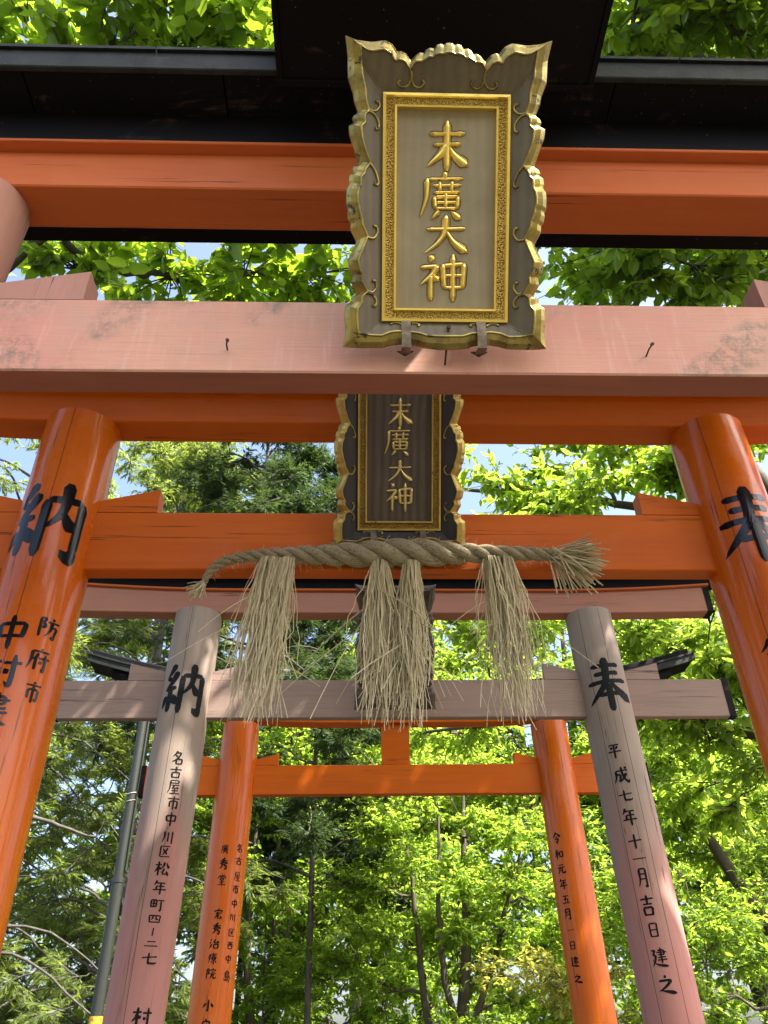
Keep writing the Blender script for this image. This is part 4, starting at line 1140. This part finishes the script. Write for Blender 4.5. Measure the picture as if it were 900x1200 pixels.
# 3 bright tree to the right, long level boughs
c3 = [(1.36, 6.27, 6.33), (1.96, 6.49, 6.67), (2.19, 5.78, 5.97), (2.82, 6.07, 6.29), (3.17, 5.83, 6.01), (1.64, 6.92, 6.38), (2.16, 6.32, 5.96), (1.26, 7.53, 5.29), (1.71, 7.18, 5.12), (2.42, 6.39, 4.64), (3.0, 6.71, 4.71), (3.23, 6.24, 4.18), (2.62, 6.88, 4.13), (2.94, 6.53, 3.77), (3.27, 6.45, 3.53), (1.31, 8.37, 4.6), (.81, 8.92, 4.7), (3.55, 5.5, 6.15), (3.73, 5.33, 5.28), (3.7, 5.87, 4.39), (1.79, 6.23, 7.2), (2.65, 5.69, 6.83), (3.31, 5.07, 6.47), (2.26, 6.92, 5.75), (3.03, 6.33, 5.39)]
c3 = [c + (.50,) for c in c3]
_, n_ = tree('broadleaf_tree', 'bright green tree with long level dark boughs behind the right posts', G1, (4.9, 6.6),
     [(4.9, 6.6, -.1, .16), (4.8, 6.5, 1.6, .14), (4.5, 6.3, 3.4, .12), (4.1, 6.0, 5.2, .09), (3.5, 6.0, 7.0, .05), (2.8, 6.1, 8.4, .025)],
     c3 + blob(c3, 31, 28, (.6, .8, .5)), 5, None, M['leaf_bright'], M['bark'], twigs=24, per=15, lsize=(.102, .046), flat=.6, limb_r=.02,
     limbs=[[(4.1, 6.0, 5.2, .06), (3.84, 5.37, 5.31, .05), (3.09, 5.83, 5.7, .045), (2.46, 6.19, 5.98, .040), (1.97, 6.4, 6.28, .03), (1.09, 6.77, 6.57, .018)],
            [(4.5, 6.3, 3.2, .06), (3.61, 6.15, 3.5, .05), (3.01, 6.76, 4.02, .045), (2.54, 7.1, 4.22, .038), (.78, 8.64, 4.62, .016)],
            [(2.46, 6.19, 5.98, .022), (2.3, 6.2, 6.35, .018), (2.35, 6.1, 6.8, .012)], [(3.09, 5.83, 5.7, .025), (2.75, 5.95, 6.2, .018), (2.6, 5.9, 6.7, .012)]]); count += n_
# 4 sunlit many-stemmed tree framed by the farthest gate
c4 = [(.28, 11.64, 4.45), (1.04, 12.06, 4.67), (1.81, 11.51, 4.41), (2.71, 11.87, 4.37), (.05, 11.8, 3.72), (.72, 11.25, 3.81), (1.41, 11.51, 3.75), (2.11, 11.62, 3.66), (2.87, 11.99, 3.61), (.39, 11.89, 3.1), (1.22, 12.34, 3.15), (1.95, 11.74, 3.06), (2.47, 11.67, 2.85), (.17, 12.46, 2.57), (1.65, 12.35, 2.54), (2.2, 11.77, 2.3), (1.0, 12.2, 5.5), (1.9, 12.2, 5.4), (.3, 12.5, 5.2)]
c4 = [c + (.62,) for c in c4]
_, n_ = tree('broadleaf_tree', 'sunlit round tree with several dark stems, framed by the farthest gate', G1, (1.3, 12.2),
     [(1.3, 12.2, -.1, .12), (1.3, 12.2, .8, .11), (1.35, 12.15, 1.8, .09), (1.5, 12.1, 3.0, .065), (1.55, 12.1, 4.2, .04), (1.6, 12.1, 5.0, .02)],
     c4 + blob(c4, 41, 36, (.6, .6, .5)), 6, None, M['leaf_bright'], M['bark'], twigs=36, per=26, lsize=(.066, .034), flat=.55, limb_r=.022, twig_r=.003,
     limbs=[[(1.3, 12.2, .5, .07), (1.0, 12.1, 1.8, .055), (.85, 12.0, 3.0, .04), (.7, 11.9, 4.3, .02)], [(1.3, 12.2, .6, .06), (1.25, 12.0, 2.0, .05), (1.15, 11.9, 3.2, .035), (1.2, 12.0, 4.6, .018)],
            [(1.35, 12.15, 1.8, .05), (1.8, 12.0, 2.6, .04), (2.1, 11.9, 3.5, .028), (2.4, 11.9, 4.3, .015)]]); count += n_
# 5 fine leaved tree low on the right
g5 = np.random.default_rng(55)
c5 = [(2.9 + g5.uniform(0, 3.2), 9.6 + g5.uniform(-1.2, 1.2), 1.9 + g5.uniform(0, 3.4), .6) for _ in range(54)]
_, n_ = tree('broadleaf_tree', 'fine leaved green tree with dark slanting branches, low on the right', G1, (5.4, 9.8),
     [(5.4, 9.8, -.1, .13), (5.2, 9.75, 1.2, .11), (4.7, 9.7, 2.4, .085), (4.1, 9.6, 3.6, .06), (3.6, 9.5, 4.8, .03)],
     c5, 8, None, M['leaf_mid'], M['bark'], twigs=32, per=22, lsize=(.069, .033), flat=.55, limb_r=.022, twig_r=.003); count += n_
# 6 yellowish shrub in front of it
g6 = np.random.default_rng(66)
c6 = [(2.4 + g6.normal(0, .45), 10.2 + g6.normal(0, .35), 1.5 + g6.uniform(0, 1.25), .34) for _ in range(16)]
_, n_ = tree('shrub', 'yellow green young shrub at the foot of the sunlit tree', None, (2.4, 10.2),
     [(2.4, 10.2, -.05, .04), (2.42, 10.2, .7, .03), (2.38, 10.2, 1.5, .02), (2.4, 10.2, 2.2, .01)], c6, 9, None, M['leaf_yellow'], M['bark'], twigs=18, per=12, lsize=(.075, .032), flat=.8, limb_r=.012, twig_r=.002); count += n_

# conifers on the left
def conifer(label, base, H, r0, seed, mat, z0, z1, reach, nb, dens, lsize=(.086, .016), sector=None, crown_r=.42, twigs=16, per=31, bare=(), lean=(0, 0), bk='bark_grey'):
    g = np.random.default_rng(seed)
    cl = []; lb = []
    for i in range(nb):
        z = z0 + (z1 - z0) * (i + g.uniform(0, 1)) / nb
        a = g.uniform(*sector) if sector else g.uniform(0, 2 * math.pi)
        R = reach * (1 - .72 * (z - z0) / max(.1, H - z0)) * g.uniform(.65, 1.1)
        bx = base[0] + lean[0] * z / H; by = base[1] + lean[1] * z / H
        p1 = (bx + math.cos(a) * R * .5, by + math.sin(a) * R * .5, z + .12)
        p2 = (bx + math.cos(a) * R, by + math.sin(a) * R, z - .22 * R)
        lb.append([(bx, by, z - .15, .020), p1 + (.013,), p2 + (.006,)])
        for t in (.45, .72, 1.0):
            cl.append((bx + math.cos(a) * R * t + g.normal(0, .12), by + math.sin(a) * R * t + g.normal(0, .12), z + .1 - .30 * R * t * t - .1, crown_r * g.uniform(.7, 1.15), dens))
    for (z, a, R) in bare:
        bx = base[0]; by = base[1]
        lb.append([(bx, by, z, .034), (bx + math.cos(a) * R * .5, by + math.sin(a) * R * .5, z + .10 * R, .024), (bx + math.cos(a) * R, by + math.sin(a) * R, z + .02 * R, .012)])
    return tree('conifer_tree', label, G1, base,
        [(base[0], base[1], -.1, r0), (base[0] + lean[0] * .35, base[1] + lean[1] * .35, H * .35, r0 * .78), (base[0] + lean[0] * .7, base[1] + lean[1] * .7, H * .7, r0 * .42), (base[0] + lean[0], base[1] + lean[1], H, r0 * .08)],
        cl, seed + 100, None, mat, M[bk], twigs=twigs, per=per, lsize=lsize, flat=.55, limb_r=.012, limbs=lb, droop=-.05, shape='slim', twig_r=.003, kind='spray')
for args in (
    dict(label='grey barked cypress with bare lower branches at far left', base=(-4.3, 8.8), H=11.5, r0=.08, seed=71, mat=M['leaf_cypress'], z0=1.8, z1=10.5, reach=2.5, nb=56, dens=.8,
         bare=[(3.6, .1, 1.6)]),
    dict(label='dark drooping conifer left of the sunlit tree', base=(-.62, 12.6), H=12.5, r0=.05, seed=72, mat=M['leaf_hemlock'], z0=3.8, z1=11.5, reach=1.7, nb=58, dens=2.0, crown_r=.46),
    dict(label='tall conifer seen between the two left gate posts', base=(-2.9, 11.0), H=13.0, r0=.085, seed=73, mat=M['leaf_cypress'], z0=1.6, z1=12, reach=2.3, nb=62, dens=1.2),
    dict(label='conifer rising behind the dark plaque, left of centre', base=(-1.36, 9.6), H=11.0, r0=.06, seed=74, mat=M['leaf_hemlock'], z0=5.2, z1=10.5, reach=1.9, nb=40, dens=1.4),
    dict(label='pale green feathery conifer at the left edge beside the steel pole', base=(-5.6, 12.2), H=9.5, r0=.10, seed=75, mat=M['leaf_cypress'], z0=.8, z1=9, reach=2.5, nb=44, dens=.8),
):
    _, n_ = conifer(**args); count += n_

# bushes closing the view low down
def bush(label, base, seed, mat, w=1.6, h=3.7):
    g = np.random.default_rng(seed)
    cl = [(base[0] + g.normal(0, w * .5), base[1] + g.normal(0, .5), .4 + g.uniform(0, h), .5) for _ in range(46)]
    b = base
    return tree('bush', label, 'bushes behind the gates', base, [(b[0], b[1], -.05, .04), (b[0], b[1], .8, .032), (b[0] + .05, b[1], 1.7, .02), (b[0], b[1], h, .01)], cl, seed, None, mat, M['bark'],
                twigs=18, per=13, lsize=(.095, .045), flat=.7, limb_r=.014, twig_r=.003, limbs=[[(b[0], b[1], .1, .03), (b[0] - .5, b[1], 1.0, .02), (b[0] - .8, b[1], 2.0, .01)], [(b[0], b[1], .1, .03), (b[0] + .5, b[1], 1.0, .02), (b[0] + .8, b[1], 2.0, .01)]])[1]
count += bush('dark green bush at the foot of the dark conifer', (-1.4, 14.2), 81, M['leaf_mid'])
count += bush('bright green bush low behind the right posts', (4.0, 14.0), 82, M['leaf_bright'])
# farther trees: copies of built ones
far = [('broadleaf_tree.003', (-1.6, 17.5), 1.5, 40, 'far green tree seen through the gap left of the sunlit tree'),
       ('broadleaf_tree.004', (4.2, 18.0), 1.9, 200, 'far green tree behind the sunlit tree, right of centre'),
       ('broadleaf_tree.003', (8.5, 15.5), 1.7, 110, 'far leafy tree at the lower right edge'),
       ('broadleaf_tree.003', (1.6, 20.0), 2.2, 260, 'tall far green tree directly behind the sunlit tree'),
       ('conifer_tree.002', (-4.6, 17.0), 1.35, 75, 'far tall conifer behind the steel pole'),
       ('broadleaf_tree.004', (-8.0, 17.0), 1.7, 310, 'far leafy tree behind the conifers at left'),
       ('conifer_tree.002', (-3.7, 13.6), 1.1, 160, 'conifer standing close behind the tall conifer at left'),
       ('conifer_tree', (-6.4, 14.5), 1.15, 220, 'pale conifer behind the grey cypress at far left'),
       ('bush.001', (4.9, 12.8), 1.05, 300, 'bush low beside the right grey post'),
       ('bush', (.5, 16.6), 1.3, 10, 'bush behind the stems, left of the yellow shrub'),
       ('conifer_tree.001', (-2.4, 19.5), 1.5, 130, 'far dark conifer between the left posts'),
       ('broadleaf_tree.003', (5.6, 22.5), 2.6, 20, 'tall far tree behind the right posts'),
       ('broadleaf_tree.003', (9.5, 21.0), 2.5, 300, 'tall far tree at the right edge'),
       ('broadleaf_tree.003', (.2, 29.0), 3.2, 170, 'farthest tall tree behind the middle of the gates'),
       ('bush', (-4.0, 14.6), 1.2, 50, 'bush below the grey cypress at far left'),
       ('bush', (-6.8, 15.0), 1.3, 140, 'bush at the left edge, low down'),
       ('bush', (1.2, 15.2), 1.2, 220, 'bush behind the stems of the sunlit tree'),
       ('bush.001', (6.6, 14.0), 1.2, 70, 'bush at the lower right edge'),
       ('bush.001', (9.4, 15.5), 1.4, 190, 'bush beyond the lower right edge'),
       ('bush', (-2.6, 19.5), 1.6, 250, 'larger far bush between the left posts'),
       ('bush.001', (2.6, 19.0), 1.6, 30, 'larger far bush right of the sunlit stems'),
       ]
def copy_tree(o, parent=None):
    c = o.copy(); col.objects.link(c); c.parent = parent
    for ch in list(o.children): copy_tree(ch, c)
    return c
for src, (x, y), s, rz, lab in far:
    c = copy_tree(bpy.data.objects[src])
    c.location = (x, y, 0); c.scale = (s, s, s); c.rotation_euler = (0, 0, math.radians(rz))
    c['label'] = lab; c['group'] = 'farther trees behind the gates'
